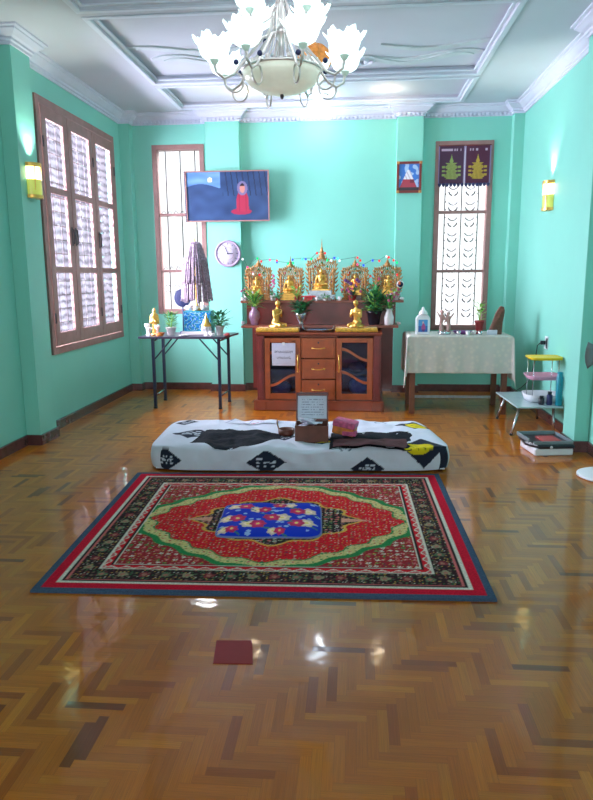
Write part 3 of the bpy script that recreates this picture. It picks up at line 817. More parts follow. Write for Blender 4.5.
def tray_small():
    r = thing('offering_tray', 'small red-brown lacquer tray with short handle left of the open wooden box', 'tray', (-.50, 4.88, MZ-.002))
    m = MB(); m.lathe([(.0, .0), (.055, 0), (.062, .01), (.062, .045), (.055, .045), (.053, .012), (0, .012)], n=20); m.build('bowl', 'boxwood', r)
    m = MB(); m.tube([(-.055, 0, .03), (-.07, 0, .09), (-.066, 0, .12)], .005, 6); m.build('handle', 'goldrough', r)
tray_small()
def packet():
    r = thing('gift_packet', 'orange and pink paper packet leaning beside the open wooden box', 'packet', (-.06, 4.84, MZ+.024), -.25)
    m = MB(); m.box(-.085, .075, -.07, .06, 0, .095, Matrix.Rotation(.16, 4, 'Y')); m.build('packet_body', 'packet', r, bevel=.008)
    m = MB(); m.box(-.088, .078, -.073, .063, .050, .096, Matrix.Rotation(.16, 4, 'Y')@Matrix.Translation((0, 0, .004))); m.build('packet_top', 'pink', r, bevel=.008)
    m = MB(); m.box(.0, .10, -.085, -.02, 0, .03); m.build('flap', 'pink', r, bevel=.004)
packet()

# ------------------------------------------------------------------ cabinet
def cabinet():
    r = thing('altar_cabinet', 'reddish wooden cabinet with two glass doors and three drawers below the shrine shelves', 'cabinet', (-.352, 6.65, 0))
    w = .62; D = .46; H = .79
    m = MB()
    m.box(-w, -w+.02, .03, D, .10, H-.02); m.box(w-.02, w, .03, D, .10, H-.02); m.box(-w, w, D-.015, D, .10, H-.02)
    m.box(-w+.02, w-.02, .03, D, .10, .12)
    m.box(-.19, -.175, .03, D, .12, H-.02); m.box(.175, .19, .03, D, .12, H-.02)
    m.box(-w+.02, -.19, .05, D, .40, .412); m.box(.19, w-.02, .05, D, .36, .372)
    m.box(-.19, .19, .012, .03, H-.05, H-.02)
    m.build('carcass', 'cabwood', r, bevel=.002)
    m = MB(); m.box(-w-.012, w+.012, -.015, D+.005, H-.02, H); m.box(-w-.004, w+.004, -.004, D, H-.032, H-.02); m.build('top_board', 'cabwood', r, bevel=.004)
    m = MB()
    m.box(-w-.035, w+.035, -.03, D, 0, .105); m.box(-w-.02, -w+.09, -.042, -.03, 0, .10); m.box(w-.09, w+.02, -.042, -.03, 0, .10)
    m.build('plinth', 'cabwood', r, bevel=.006)
    for s in (-1, 1):
        m = MB(); a, b = sorted((s*w, s*(w-.075)))
        m.box(a, b, -.005, .03, .105, H-.032); m.box(a+.018, b-.018, -.013, -.005, .14, H-.06)
        m.build('pilaster', 'darkwood', r, bevel=.003)
    for s in (-1, 1):
        a, b = sorted((s*(w-.078), s*.178)); z0, z1 = .115, H-.055
        dm = MB(); st = .055
        dm.box(a, a+st, -.004, .02, z0, z1); dm.box(b-st, b, -.004, .02, z0, z1); dm.box(a+st, b-st, -.004, .02, z1-.045, z1); dm.box(a+st, b-st, -.004, .02, z0, z0+.06)
        door = dm.build('door', 'cabwood2', r, bevel=.003)
        g = MB(); g.box(a+st, b-st, .008, .011, z0+.06, z1-.045); g.build('door_glass', 'cabglass', door)
        X0, X1 = a+st, b-st
        for zc in ((.56, .33) if s > 0 else (.30, .63)):
            t = MB(); pts = []
            for k in range(13):
                q = k/12; x = X0+(X1-X0)*q if s > 0 else X1-(X1-X0)*q
                pts.append((x, .002, zc+.055*math.cos(q*PI)*1.0+(.01)))
            n = len(pts); vs = []
            for p in pts: vs += [(p[0], -.004, p[2]-.014), (p[0], .008, p[2]-.014), (p[0], .008, p[2]+.014), (p[0], -.004, p[2]+.014)]
            fs = [(i*4+j, i*4+(j+1) % 4, (i+1)*4+(j+1) % 4, (i+1)*4+j) for i in range(n-1) for j in range(4)]
            t.add(vs, fs)
            t.build('lattice_bar', 'cabwood2', door)
        hx = s*.205
        h = MB(); h.tube([(hx, -.006, .40), (hx, -.024, .415), (hx+.004*s, -.026, .46), (hx, -.026, .50), (hx, -.024, .545), (hx, -.006, .56)], .006, 8)
        h.ell((hx, -.006, .40), .011); h.ell((hx, -.006, .56), .011); h.build('door_handle', 'gold', door)
    for k, (z0, z1) in enumerate(((.535, .735), (.325, .525), (.115, .315))):
        d = MB(); d.box(-.170, .170, -.006, .02, z0, z1); d.box(-.150, .150, -.010, -.006, z0+.02, z1-.02)
        dr = d.build('drawer', 'cabwood2', r, bevel=.003)
        zc = (z0+z1)/2
        h = MB(); h.tube([(-.06, -.010, zc), (-.055, -.026, zc), (-.02, -.030, zc-.004), (.02, -.030, zc-.004), (.055, -.026, zc), (.06, -.010, zc)], .005, 8)
        h.ell((-.06, -.010, zc), .010, 8, 6); h.ell((.06, -.010, zc), .010, 8, 6); h.build('drawer_handle', 'gold', dr)
        h = MB(); h.lathe([(.009, 0), (.009, .005), (0, .005)], (0, -.010, z1-.045), 10, ax=(0, -1, 0)); h.build('keyhole', 'iron', dr)
cabinet()
# bundles inside the cabinet
def bundle(x, z, rx, rz, mt, label, seed):
    m = MB(); rnd = random.Random(seed)
    m.ell((0, 0, rz), (rx, .09, rz), 16, 10)
    for k in range(5): m.ell((rnd.uniform(-.5, .5)*rx, -.05+rnd.uniform(-.01, .03), rz*rnd.uniform(.5, 1.4)), (rx*.5, .05, rz*.5), 10, 6)
    o = m.build('cloth_bundle', mt, loc=(x, 6.85, z), remesh=.012); tag(o, label, 'bundle', None)
bundle(.065, .122, .12, .105, 'palebundle', 'pale blue wrapped bundle behind the right glass door, bottom shelf', 1)
bundle(.03, .373, .09, .05, 'figpink', 'small pinkish bundle on the upper shelf behind the right glass door', 2)
bundle(-.75, .122, .11, .075, 'bluecloth', 'blue bundle behind the left glass door of the cabinet', 3)
def notice():
    r = thing('paper_notice', 'white paper notice with two lines of dark script on the left cabinet door', 'notice', (-.70, 6.642, .458))
    def pos(u, v): return (-.118+.236*u, -.003-.004*math.sin(PI*v), .228*v)
    def c(u, v):
        # two rows of rounded script
        for row, (zc, a, b, n) in enumerate(((.62, .10, .90, 9), (.36, .20, .80, 6))):
            if a < u < b and abs(v-zc) < .085:
                k = (u-a)/(b-a)*n; i = int(k); fx = (k-i-.5)*(b-a)/n*.236; fz = (v-zc)*.228
                if i == (4 if row == 0 else 2): fx += .003
                d = math.hypot(fx, fz); an = math.atan2(fz, fx); g = h2(i, row)*6.28-3.14
                if .0055 < d < .0100 and abs((an-g+PI) % (2*PI)-PI) > .5: return rgb(70, 66, 96)
                if h2(i, row, 3) > .55 and abs(fx-.008) < .0017 and fz < .0 and fz > -.017: return rgb(70, 66, 96)
        return rgb(208, 206, 226)
    painted('paper_sheet', 'paint', 118, 100, pos, c, r, thick=(0, .0015, 0))
    m = MB(); m.box(-.012, .012, -.006, -.003, .205, .235); m.build('tape', 'white', r)
notice()

# shrine shelves behind / on the cabinet
def shrine_shelf():
    r = thing('shrine_shelf', 'two-tier dark red wooden shelf unit carrying the golden shrines behind the cabinet', 'shelf', (-.352, 6.9, 0))
    m = MB(); m.box(-.81, .80, -.05, .42, .82, .845); m.build('lower_shelf', 'shelfedge', r, bevel=.004)
    m = MB(); m.box(-.84, .86, .12, .55, 1.068, 1.092); m.build('upper_shelf', 'shelfedge', r, bevel=.004)
    m = MB(); m.box(-.78, .78, .16, .18, .845, 1.068); m.box(-.78, .78, .53, .55, .10, 1.068); m.build('riser_panel', 'darkwood', r)
    for s in (-1, 1):
        m = MB(); a, b = sorted((s*.655, s*.635)); a, b = sorted((s*.66, s*.64)); m.box(a, b, .22, .53, 0, .82)
        m.build('side_panel', 'darkwood', r)
    m = MB(); m.box(-.63, .63, .16, .40, .0, .04); m.build('foot_rail', 'darkwood', r)
shrine_shelf()

# ------------------------------------------------------------------ statues
def buddha_body(m, s, halo=False, arms='lap'):
    # seated, facing -y, height about s (z from 0)
    m.ell((0, -.02*s, .10*s), (.30*s, .20*s, .10*s), 16, 8)
    capsule(m, (-.10*s, 0, .12*s), (-.29*s, -.08*s, .10*s), .10*s, .075*s); capsule(m, (.10*s, 0, .12*s), (.29*s, -.08*s, .10*s), .10*s, .075*s)
    capsule(m, (-.29*s, -.08*s, .09*s), (.10*s, -.20*s, .10*s), .07*s, .05*s); capsule(m, (.29*s, -.08*s, .09*s), (-.10*s, -.20*s, .13*s), .07*s, .05*s)
    capsule(m, (0, 0, .18*s), (0, .01*s, .38*s), .13*s, .125*s); m.ell((0, 0, .50*s), (.175*s, .10*s, .10*s), 14, 8)
    capsule(m, (0, .01*s, .40*s), (0, 0, .48*s), .14*s, .14*s, 2)
    capsule(m, (0, 0, .55*s), (0, 0, .64*s), .055*s, .05*s, 2)
    m.ell((0, -.01*s, .74*s), (.085*s, .09*s, .105*s), 14, 10); m.ell((0, .01*s, .84*s), .045*s, 10, 6); capsule(m, (0, .01*s, .87*s), (0, .01*s, .97*s), .022*s, .008*s, 4)
    m.ell((0, -.10*s, .735*s), (.014*s, .02*s, .028*s), 8, 5)
    for q in (-1, 1):
        m.ell((q*.088*s, 0, .72*s), (.014*s, .02*s, .05*s), 8, 5)
        capsule(m, (q*.17*s, 0, .52*s), (q*.23*s, .01*s, .34*s), .06*s, .05*s)
    if arms == 'touch': capsule(m, (-.23*s, .01*s, .34*s), (-.25*s, -.16*s, .18*s), .048*s, .035*s)
    else: capsule(m, (-.23*s, .01*s, .34*s), (-.05*s, -.15*s, .20*s), .048*s, .035*s)
    capsule(m, (.23*s, .01*s, .34*s), (.04*s, -.15*s, .20*s), .048*s, .035*s)
    m.ell((0, -.17*s, .205*s), (.09*s, .05*s, .028*s), 10, 6)
    # robe fold over the shoulder
    capsule(m, (.12*s, -.07*s, .56*s), (-.06*s, -.12*s, .26*s), .03*s, .035*s)
def lotus(m, r, h, n=14):
    m.lathe([(r*.9, 0), (r, h*.12), (r*.75, h*.45), (r*.95, h*.85), (r*.92, h), (0, h)], n=28)
    for k in range(n):
        a = 2*PI*k/n; m.ell((r*.88*math.cos(a), r*.88*math.sin(a)*.9, h*.55), (r*.16, r*.16, h*.34), 8, 5)
def statue(name, x, y, z, s, label, ped=.05, mt='gold', group=None, arms='touch', tiers=2):
    r = thing(name, label, 'statue', (x, y, z), 0, group)
    m = MB(); h0 = 0
    for k in range(tiers):
        w = s*(.42-.05*k); h = ped/tiers; m.box(-w, w, -w*.75, w*.75, h0, h0+h*.8); m.box(-w*.93, w*.93, -w*.68, w*.68, h0+h*.8, h0+h); h0 += h
    m.build('pedestal', mt, r, bevel=.002)
    m = MB(); lotus(m, s*.36, s*.10); m.build('lotus_base', mt, r, loc=(0, 0, h0))
    m = MB(); buddha_body(m, s, arms=arms); m.build('figure', mt, r, loc=(0, 0, h0+s*.09), remesh=s*.022)
    return r
# five ornate throne backs with Buddhas
def throne(x, z, w, h, label, seed, mt='goldrough', spire=1.0):
    r = thing('shrine_throne', label, 'throne', (x, 7.32, z), 0, 'carved golden shrine thrones on the upper shelf')
    rnd = random.Random(seed)
    m = MB(); m.box(-w*.5, w*.5, -.07, .07, 0, h*.05); m.box(-w*.44, w*.44, -.06, .06, h*.05, h*.10); m.box(-w*.48, w*.48, -.065, .065, h*.10, h*.14)
    m.build('throne_base', mt, r, bevel=.003)
    # back board with an arched hole pattern: slabs, then carved leaves
    pts = [(-w*.42, h*.14), (-w*.45, h*.40), (-w*.47, h*.58), (-w*.50, h*.70), (-w*.46, h*.77), (-w*.36, h*.72), (-w*.22, h*.75), (-w*.12, h*.80), (-w*.07, h*.87), (0, h*.90)]
    pts = pts+[(-a, b) for a, b in pts[-2::-1]]
    m = MB(); P3 = [Vector((x, .03, z)) for x, z in pts]
    m.tube(P3, .007, 6)
    def inside(x, z):
        c = False; n = len(pts)
        for i in range(n):
            (x1, z1), (x2, z2) = pts[i], pts[(i+1) % n]
            if (z1 > z) != (z2 > z) and x < (x2-x1)*(z-z1)/(z2-z1)+x1: c = not c
        return c
    for k in range(-9, 26):     # openwork lattice
        for s in (-1, 1):
            run = []
            for q in range(60):
                z = h*.12+h*.8*q/59; x = s*(k*w*.075-w*.55-(z-h*.12)*.5)+s*.006*math.sin(q*.8)
                if inside(x, z): run.append((x, .034, z))
                elif len(run) > 3: m.tube(run[::3]+[run[-1]], .0048, 4); run = []
                else: run = []
            if len(run) > 3: m.tube(run[::3]+[run[-1]], .0048, 4)
    m.prism([(-w*.2, h*.14), (w*.2, h*.14), (w*.2, h*.5), (w*.1, h*.6), (-w*.1, h*.6), (-w*.2, h*.5)], .006, Matrix.Translation((0, .036, 0)))
    m.build('back_board', mt, r)
    m = MB()
    for k in range(64):   # carved leaf work
        u = rnd.uniform(-1, 1); zz = rnd.uniform(.16, .72)*h; xx = u*w*.45
        if abs(xx) < w*.16 and zz < h*.55: continue
        m.ell((xx, .024+rnd.uniform(-.006, .004), zz), (w*.035, .009, h*.028), 7, 5, Matrix.Rotation(rnd.uniform(-1, 1), 3, 'Y'))
    for q in (-1, 1):
        for k in range(7):
            t = k/6; c = Vector((q*w*(.47+.02*math.sin(k*2)), .03, h*(.16+.50*t)))
            tip = c+Vector((q*w*.11, 0, h*.07)); m.tube([c, c.lerp(tip, .6)+Vector((0, 0, -.004)), tip], [.011, .008, .001], 6)
        for k in range(6):
            t = k/5; c = Vector((q*w*(.46-.40*t), .03, h*(.72+.10*t*t))); tip = c+Vector((q*w*.03, 0, h*.075)); m.tube([c, c.lerp(tip, .5), tip], [.010, .009, .001], 6)
        m.tube([(q*w*.40, .0, h*.14), (q*w*.40, .0, h*.55)], .008, 8)
        m.tube([(q*w*.30, .0, h*.14), (q*w*.30, .0, h*.52)], .007, 8)
        m.lathe([(.012, 0), (.014, .006), (.007, .014), (.010, .022), (.001, .05)], (q*w*.40, 0, h*.55), 8)
    m.tube([(w*.20*math.cos(a), .012, h*.36+h*.20*math.sin(a)) for a in [PI*k/14 for k in range(15)]], .008, 6)
    m.build('carved_leaves', mt, r)
    m = MB(); S = spire
    pr = []; zz = 0
    for k in range(5):
        rr = w*(.13-.022*k); pr += [(rr, zz), (rr*1.15, zz+h*.012*S), (rr*.6, zz+h*.034*S)]; zz += h*.036*S
    pr += [(w*.012, zz+h*.02), (w*.018, zz+h*.03), (.0005, zz+h*.13*S)]
    m.lathe(pr, (0, .03, h*.80), 10); m.build('spire', mt, r)
    for k, (mx, q, zz_) in enumerate((('red', -.22, .66), ('leaf', .2, .66), ('purple', -.36, .34), ('red', .36, .36), ('leaf', 0, .74))):
        m = MB(); m.ell((q*w, .012, zz_*h), (.010, .006, .012), 8, 6); m.build('gem', mx, r)
    return r
UZ = 1.092
TH = [(-1.04, .27, .44, 'leftmost of the five carved golden thrones, behind a mauve vase of leaves', .8),
      (-.690, .26, .43, 'carved golden throne second from the left, behind a plain gold seated Buddha', .9),
      (-.352, .31, .53, 'tallest carved golden throne in the middle of the shrine', 1.35),
      (.005, .27, .43, 'carved golden throne right of the middle one, behind the purple flowers', .9),
      (.350, .28, .43, 'rightmost carved golden throne, above the black pot of leaves', .9)]
for i, (x, w, h, lb, sp_) in enumerate(TH): throne(x, UZ, w, h, lb, 20+i, spire=sp_)
statue('buddha_statue', -1.04, 7.18, UZ+.06, .15, 'small gold seated Buddha in front of the leftmost throne', .05)
statue('buddha_statue', -.690, 7.17, UZ+.002, .19, 'gold seated Buddha on a stepped base, second from the left', .075, tiers=3)
statue('buddha_statue', -.352, 7.16, UZ+.10, .215, 'largest gold seated Buddha on the grey plinth at the shrine centre', .02, tiers=1)
statue('buddha_statue', .005, 7.18, UZ+.05, .16, 'gold seated Buddha half hidden by purple flowers, fourth from the left', .06)
statue('buddha_statue', .350, 7.18, UZ+.05, .15, 'small gold seated Buddha in front of the rightmost throne', .06)
m = MB(); m.box(-.50, -.20, 7.04, 7.245, UZ, UZ+.055); m.box(-.47, -.235, 7.06, 7.24, UZ+.055, UZ+.10)
tag(m.build('stone_plinth', 'whitestone', bevel=.006), 'grey white stepped plinth under the central gold Buddha', 'plinth')
for x, lb in ((-1.04, 'low wooden block under the leftmost small Buddha'), (.005, 'low wooden block under the fourth Buddha, behind purple flowers'), (.350, 'low wooden block under the rightmost small Buddha')):
    hh = .058 if x < -1 else .048
    m = MB(); m.box(x-.075, x+.075, 7.115, 7.205+.0, UZ, UZ+hh); tag(m.build('wooden_block', 'darkwood', bevel=.004), lb, 'block')
m = MB(); m.box(-.55, -.40, 6.985, 7.035, UZ+.035, UZ+.05); m.box(-.52, -.43, 6.99, 7.03, UZ, UZ+.035)
tag(m.build('red_stand', 'red', bevel=.004), 'small red lacquer stand on the upper shelf left of the grey plinth', 'stand')

# kneeling disciples in profile
def disciple(x, y, z, s, face, label):
    r = thing('kneeling_statue', label, 'statue', (x, y, z), face)
    m = MB()
    # facing -y: kneeling, hands joined before chest
    capsule(m, (-.09*s, .02*s, .09*s), (-.13*s, -.26*s, .07*s), .10*s, .075*s); capsule(m, (.09*s, .02*s, .09*s), (.13*s, -.26*s, .07*s), .10*s, .075*s)
    capsule(m, (-.12*s, -.24*s, .05*s), (-.08*s, .24*s, .04*s), .055*s, .035*s); capsule(m, (.12*s, -.24*s, .05*s), (.08*s, .24*s, .04*s), .055*s, .035*s)
    m.ell((0, .08*s, .15*s), (.17*s, .15*s, .13*s), 14, 8)
    capsule(m, (0, .07*s, .2*s), (0, .02*s, .48*s), .125*s, .12*s); m.ell((0, .01*s, .56*s), (.17*s, .10*s, .08*s), 14, 8)
    capsule(m, (0, 0, .60*s), (0, -.015*s, .70*s), .05*s, .045*s, 3)
    m.ell((0, -.03*s, .82*s), (.088*s, .098*s, .11*s), 14, 10); m.ell((0, -.13*s, .81*s), (.014*s, .018*s, .024*s), 8, 5)
    for q in (-1, 1):
        m.ell((q*.09*s, -.02*s, .81*s), (.012*s, .02*s, .035*s), 8, 5)
        capsule(m, (q*.17*s, .01*s, .56*s), (q*.20*s, -.03*s, .36*s), .055*s, .045*s); capsule(m, (q*.20*s, -.03*s, .36*s), (q*.02*s, -.19*s, .50*s), .043*s, .03*s)
    capsule(m, (0, -.19*s, .48*s), (0, -.20*s, .61*s), .035*s, .018*s, 4)
    m.build('figure', 'gold', r, remesh=s*.022)
    m = MB(); m.lathe([(.24*s, 0), (.25*s, .012), (.20*s, .03), (0, .03)], n=24, fn=lambda rr, z, a, i: (rr*(1+.3*abs(math.sin(a))), z)); m.build('base', 'gold', r)
    return r
def cloth_stand(x, w, label, seed):
    r = thing('offering_stand', label, 'stand', (x, 6.76, .80))
    m = MB(); m.box(-w, w, -.085, .085, -.008, .030); m.build('stand_board', 'cabwood2', r, bevel=.003)
    nx, ny = 60, 22; vs = []
    for j in range(ny+1):
        for i in range(nx+1):
            u, v = i/nx*2-1, j/ny*2-1; X = u*(w+.035); Y = v*.12
            over = max(abs(X)-w-.004, abs(Y)-.09, 0)
            z = .034-over*1.3+.003*noise.noise(Vector((X*30, Y*30, seed)))-(.006*abs(math.sin(X*55)) if over > 0 else 0)
            Y2 = max(-.094, min(.094, Y)); X2 = max(-w-.010, min(w+.010, X))
            vs.append((X2, Y2*1.0, max(-.006, z)))
    fs = [(j*(nx+1)+i, j*(nx+1)+i+1, (j+1)*(nx+1)+i+1, (j+1)*(nx+1)+i) for j in range(ny) for i in range(nx)]
    m = MB(); m.add(vs, fs, True); m.build('gold_cover', 'goldcloth', r, solid=.002)
cloth_stand(-.765, .205, 'low stand under bright gold cloth beneath the left kneeling statue', 1)
cloth_stand(.025, .20, 'low stand under fringed gold cloth beneath the right kneeling statue', 2)
disciple(-.775, 6.76, .838, .285, 1.0, 'gold kneeling praying figure on gold cloth, left side of the cabinet top')
disciple(.02, 6.76, .838, .29, -.5, 'gold kneeling praying figure on gold cloth, right side of the cabinet top')
def silver_tray():
    r = thing('silver_tray', 'oval silver tray with side handles between the two kneeling figures', 'tray', (-.36, 6.76, .792))
    m = MB(); m.lathe([(0, .0), (.14, 0), (.17, .02), (.175, .024), (.165, .024), (.135, .006), (0, .006)], n=32, fn=lambda rr, z, a, i: (rr*(1 if True else 1), z)); o = m.build('tray_dish', 'steel', r); o.scale = (.86, .62, 1)
    for q in (-1, 1):
        m = MB(); m.tube([(q*.142, -.03, .022), (q*.158, -.025, .05), (q*.162, 0, .065), (q*.158, .025, .05), (q*.142, .03, .022)], .004, 6); m.build('tray_handle', 'steel', r)
    m = MB(); m.box(-.10, .08, -.05, .05, .010, .022); m.build('folded_cloth', 'bluecloth', r, bevel=.004)
silver_tray()

# ------------------------------------------------------------------ plants, vases
def vase_plant(name, x, y, z, vprof, vm, label, fol, blossoms=(), group=None, cat='plant', rim=.02):
    r = thing(name, label, cat, (x, y, z), 0, group)
    m = MB(); m.lathe(vprof, n=22); m.build('vase' if 'vase' in name or cat == 'vase' else 'pot', vm, r)
    top = max(p[1] for p in vprof)
    for k, (mt, n, R, H, L, w, seed, upf) in enumerate(fol):
        b = bush(seed, (0, 0, top-.01), R, H, n, L, w, up=upf); stems(b, (0, 0, top-.03), H*.8, 4, .003, R*.5, seed); b.build('foliage', mt, r)
    for k, (mt, n, R, H, z0, size, seed) in enumerate(blossoms):
        rnd = random.Random(seed); m = MB()
        for i in range(n):
            a = rnd.uniform(0, 2*PI); q = R*math.sqrt(rnd.random()); c = (q*math.cos(a), q*math.sin(a)*.7, z0+rnd.random()*H)
            for p in range(6):
                t = p*PI/3; m.ell((c[0]+size*.55*math.cos(t), c[1]-size*.2, c[2]+size*.55*math.sin(t)), (size*.5, size*.28, size*.5), 6, 4)
            m.ell((c[0], c[1]-size*.4, c[2]), size*.3, 6, 4)
        m.build('blossoms', mt, r)
    return r
VP = lambda r, h: [(r*.55, 0), (r*.6, .004), (r*.7, h*.2), (r, h*.45), (r*.85, h*.7), (r*.45, h*.86), (r*.6, h), (r*.5, h), (r*.35, h*.86), (0, h*.8)]
PP = lambda r, h: [(r*.7, 0), (r*.72, .003), (r*.95, h*.85), (r*1.08, h*.86), (r*1.08, h), (r*.92, h), (r*.9, h*.9), (0, h*.88)]
LZ = .845
vase_plant('flower_vase', -1.03, 6.93, LZ, VP(.062, .19), 'mauve', 'mauve ceramic vase with green blades, left end of the lower shelf',
           [('leaf_light', 46, .09, .15, .14, .016, 5, 1.1), ('leaf', 36, .12, .12, .10, .024, 6, .8)], [], cat='vase')
vase_plant('potted_plant', -.545, 6.93, LZ, [(.035, 0), (.02, .02), (.045, .06), (.06, .10), (.062, .13), (.055, .13), (.04, .10), (0, .09)], 'steel', 'dark green plant in a grey goblet between the left figure and the tray',
           [('leaf_dark', 80, .13, .13, .11, .034, 7, .5), ('leaf', 30, .12, .13, .10, .03, 77, .6)])
vase_plant('potted_plant', .205, 6.98, LZ, PP(.075, .14), 'black', 'bushy dark green plant in a wide black pot right of the right figure',
           [('leaf_dark', 90, .17, .24, .12, .036, 9, .6), ('leaf', 70, .17, .26, .12, .034, 78, .6), ('leaf_light', 40, .16, .24, .10, .028, 10, .7)])
vase_plant('flower_vase', .355, 6.93, LZ, [(.042, 0), (.045, .01), (.05, .08), (.035, .12), (.03, .15), (.04, .165), (.034, .165), (.02, .14), (0, .13)], 'ceramic', 'clear-white vase with green and pink sprigs, right end of the lower shelf',
           [('leaf', 40, .10, .18, .10, .020, 12, .8), ('leaf_light', 20, .10, .2, .09, .014, 13, 1)], [('pink', 5, .07, .10, .22, .016, 14), ('led_white' if False else 'ceramic', 4, .08, .15, .20, .010, 15)], cat='vase')
vase_plant('flower_pot', -.02, 7.08, UZ, PP(.045, .05), 'terra', 'bunch of purple flowers on the upper shelf before the fourth throne',
           [('leaf_dark', 40, .09, .10, .07, .024, 16, .6)], [('purple', 8, .08, .14, .07, .018, 17), ('orange', 6, .11, .16, .12, .014, 18), ('pink', 5, .11, .08, .06, .014, 38)], cat='flowers')
vase_plant('flower_pot', -.86, 7.10, UZ, PP(.028, .05), 'ceramic', 'thin pink flower spike between the first and second thrones',
           [('leaf', 14, .05, .10, .06, .016, 19, .8)], [('pink', 12, .028, .20, .06, .013, 20)], cat='flowers')
vase_plant('flower_pot', -1.13, 7.08, UZ, PP(.035, .045), 'ceramic', 'pale flowers at the left end of the upper shelf',
           [('leaf', 30, .07, .08, .06, .018, 21, .7)], [('pink', 5, .07, .07, .05, .013, 22), ('ceramic', 5, .07, .06, .03, .014, 23)], cat='flowers')
vase_plant('flower_pot', -.80, 7.04, UZ-.002, PP(.03, .035), 'terra', 'low green plant before the second throne, left of its Buddha',
           [('leaf', 36, .10, .06, .06, .020, 24, .5)], cat='plant')
vase_plant('flower_pot', -.600, 7.055, UZ, PP(.03, .04), 'terra', 'yellow green leafy sprig right of the second Buddha',
           [('leaf_light', 40, .08, .13, .07, .018, 25, .8)], [('orange', 3, .05, .08, .08, .011, 26)], cat='plant')
vase_plant('flower_pot', .205, 7.09, UZ, PP(.035, .045), 'terra', 'pink and orange flowers on the upper shelf left of the rightmost throne',
           [('leaf', 50, .11, .16, .08, .022, 27, .7)], [('pink', 6, .09, .16, .06, .015, 28), ('orange', 6, .08, .2, .08, .013, 29)], cat='flowers')
vase_plant('flower_pot', .43, 7.07, UZ, PP(.033, .045), 'ceramic', 'mixed pink flowers at the right end of the upper shelf',
           [('leaf_light', 30, .07, .10, .07, .016, 30, .8)], [('pink', 6, .07, .14, .05, .014, 31), ('orange', 4, .06, .12, .08, .012, 32)], cat='flowers')
vase_plant('flower_pot', -.30, 7.00, UZ, PP(.026, .03), 'ceramic', 'tiny green tuft in front of the grey plinth',
           [('leaf', 26, .07, .04, .05, .016, 33, .5)], cat='plant')
def cup(x, y, z, r, h, mt, label, group=None, cat='cup'):
    m = MB(); m.lathe([(r*.6, 0), (r*.7, .003), (r, h), (r*.88, h), (r*.55, .008), (0, .008)], (0, 0, 0), 18)
    return tag(m.build('offering_cup' if cat == 'cup' else cat, mt, loc=(x, y, z)), label, cat, group)
cup(-.455, 6.965 + .06, UZ+.0, .030, .06, 'ceramic', 'white porcelain cup below the red stand on the upper shelf') if False else None
m = MB(); m.lathe([(.02, 0), (.034, .02), (.040, .045), (.03, .062), (.012, .070), (0, .075)], n=18); tag(m.build('offering_jar', 'ceramic', loc=(-.47, 6.955+.105-.02, UZ+.0)), 'round white jar on the upper shelf in front of the plinth, left', 'jar') if False else None
for k, (x, lb, mt) in enumerate(((-.385, 'white offering cup on the upper shelf left of the tiny green tuft', 'ceramic'), (-.225, 'silver offering cup on the upper shelf right of the tiny green tuft', 'steel'), (-.15, 'white offering cup nearest the purple flowers on the upper shelf', 'ceramic'))):
    cup(x, 7.005, UZ, .022, .042, mt, lb, None)
# mirror disc at the right end
def disc():
    r = thing('round_mirror', 'small round mirror with pale rim at the right end of the shrine', 'mirror', (.475, 7.12, UZ))
    m = MB(); m.lathe([(.03, 0), (.03, .008), (.006, .014), (.005, .12)], n=14); m.build('stand', 'steel', r)
    m = MB(); m.lathe([(0, .006), (.030, .006), (.034, 0), (.038, -.004), (.038, .006), (.03, .012), (0, .012)], (0, 0, .16), 24, ax=(0, -1, 0)); m.build('rim', 'ceramic', r)
    m = MB(); m.lathe([(0, .014), (.029, .013)], (0, 0, .16), 20, ax=(0, -1, 0)); m.build('mirror_face', 'navy', r)
disc()
# small white ornaments on the shelf ends
for i, (x, y, z, lb) in enumerate(((-1.165, 6.99, LZ+.0, 'white knotted ornament on the lower shelf left end'), (.455, 6.93, LZ, 'white knotted ornament on the lower shelf right tip'), (.49, 7.04, UZ, 'white knotted ornament on the upper shelf right tip'), (-1.17, 7.04, UZ, 'white knotted ornament on the upper shelf left tip'))):
    m = MB(); rnd = random.Random(i)
    for k in range(6): m.ell((rnd.uniform(-.02, .018), rnd.uniform(-.015, .015), .010+rnd.uniform(0, .018)), rnd.uniform(.008, .013), 8, 6)
    m.ell((0, 0, .009), (.02, .014, .009), 10, 6)
    m2 = m.build('knotted_ornament', 'ceramic', loc=(x, y, z), remesh=.004); tag(m2, lb, 'ornament')

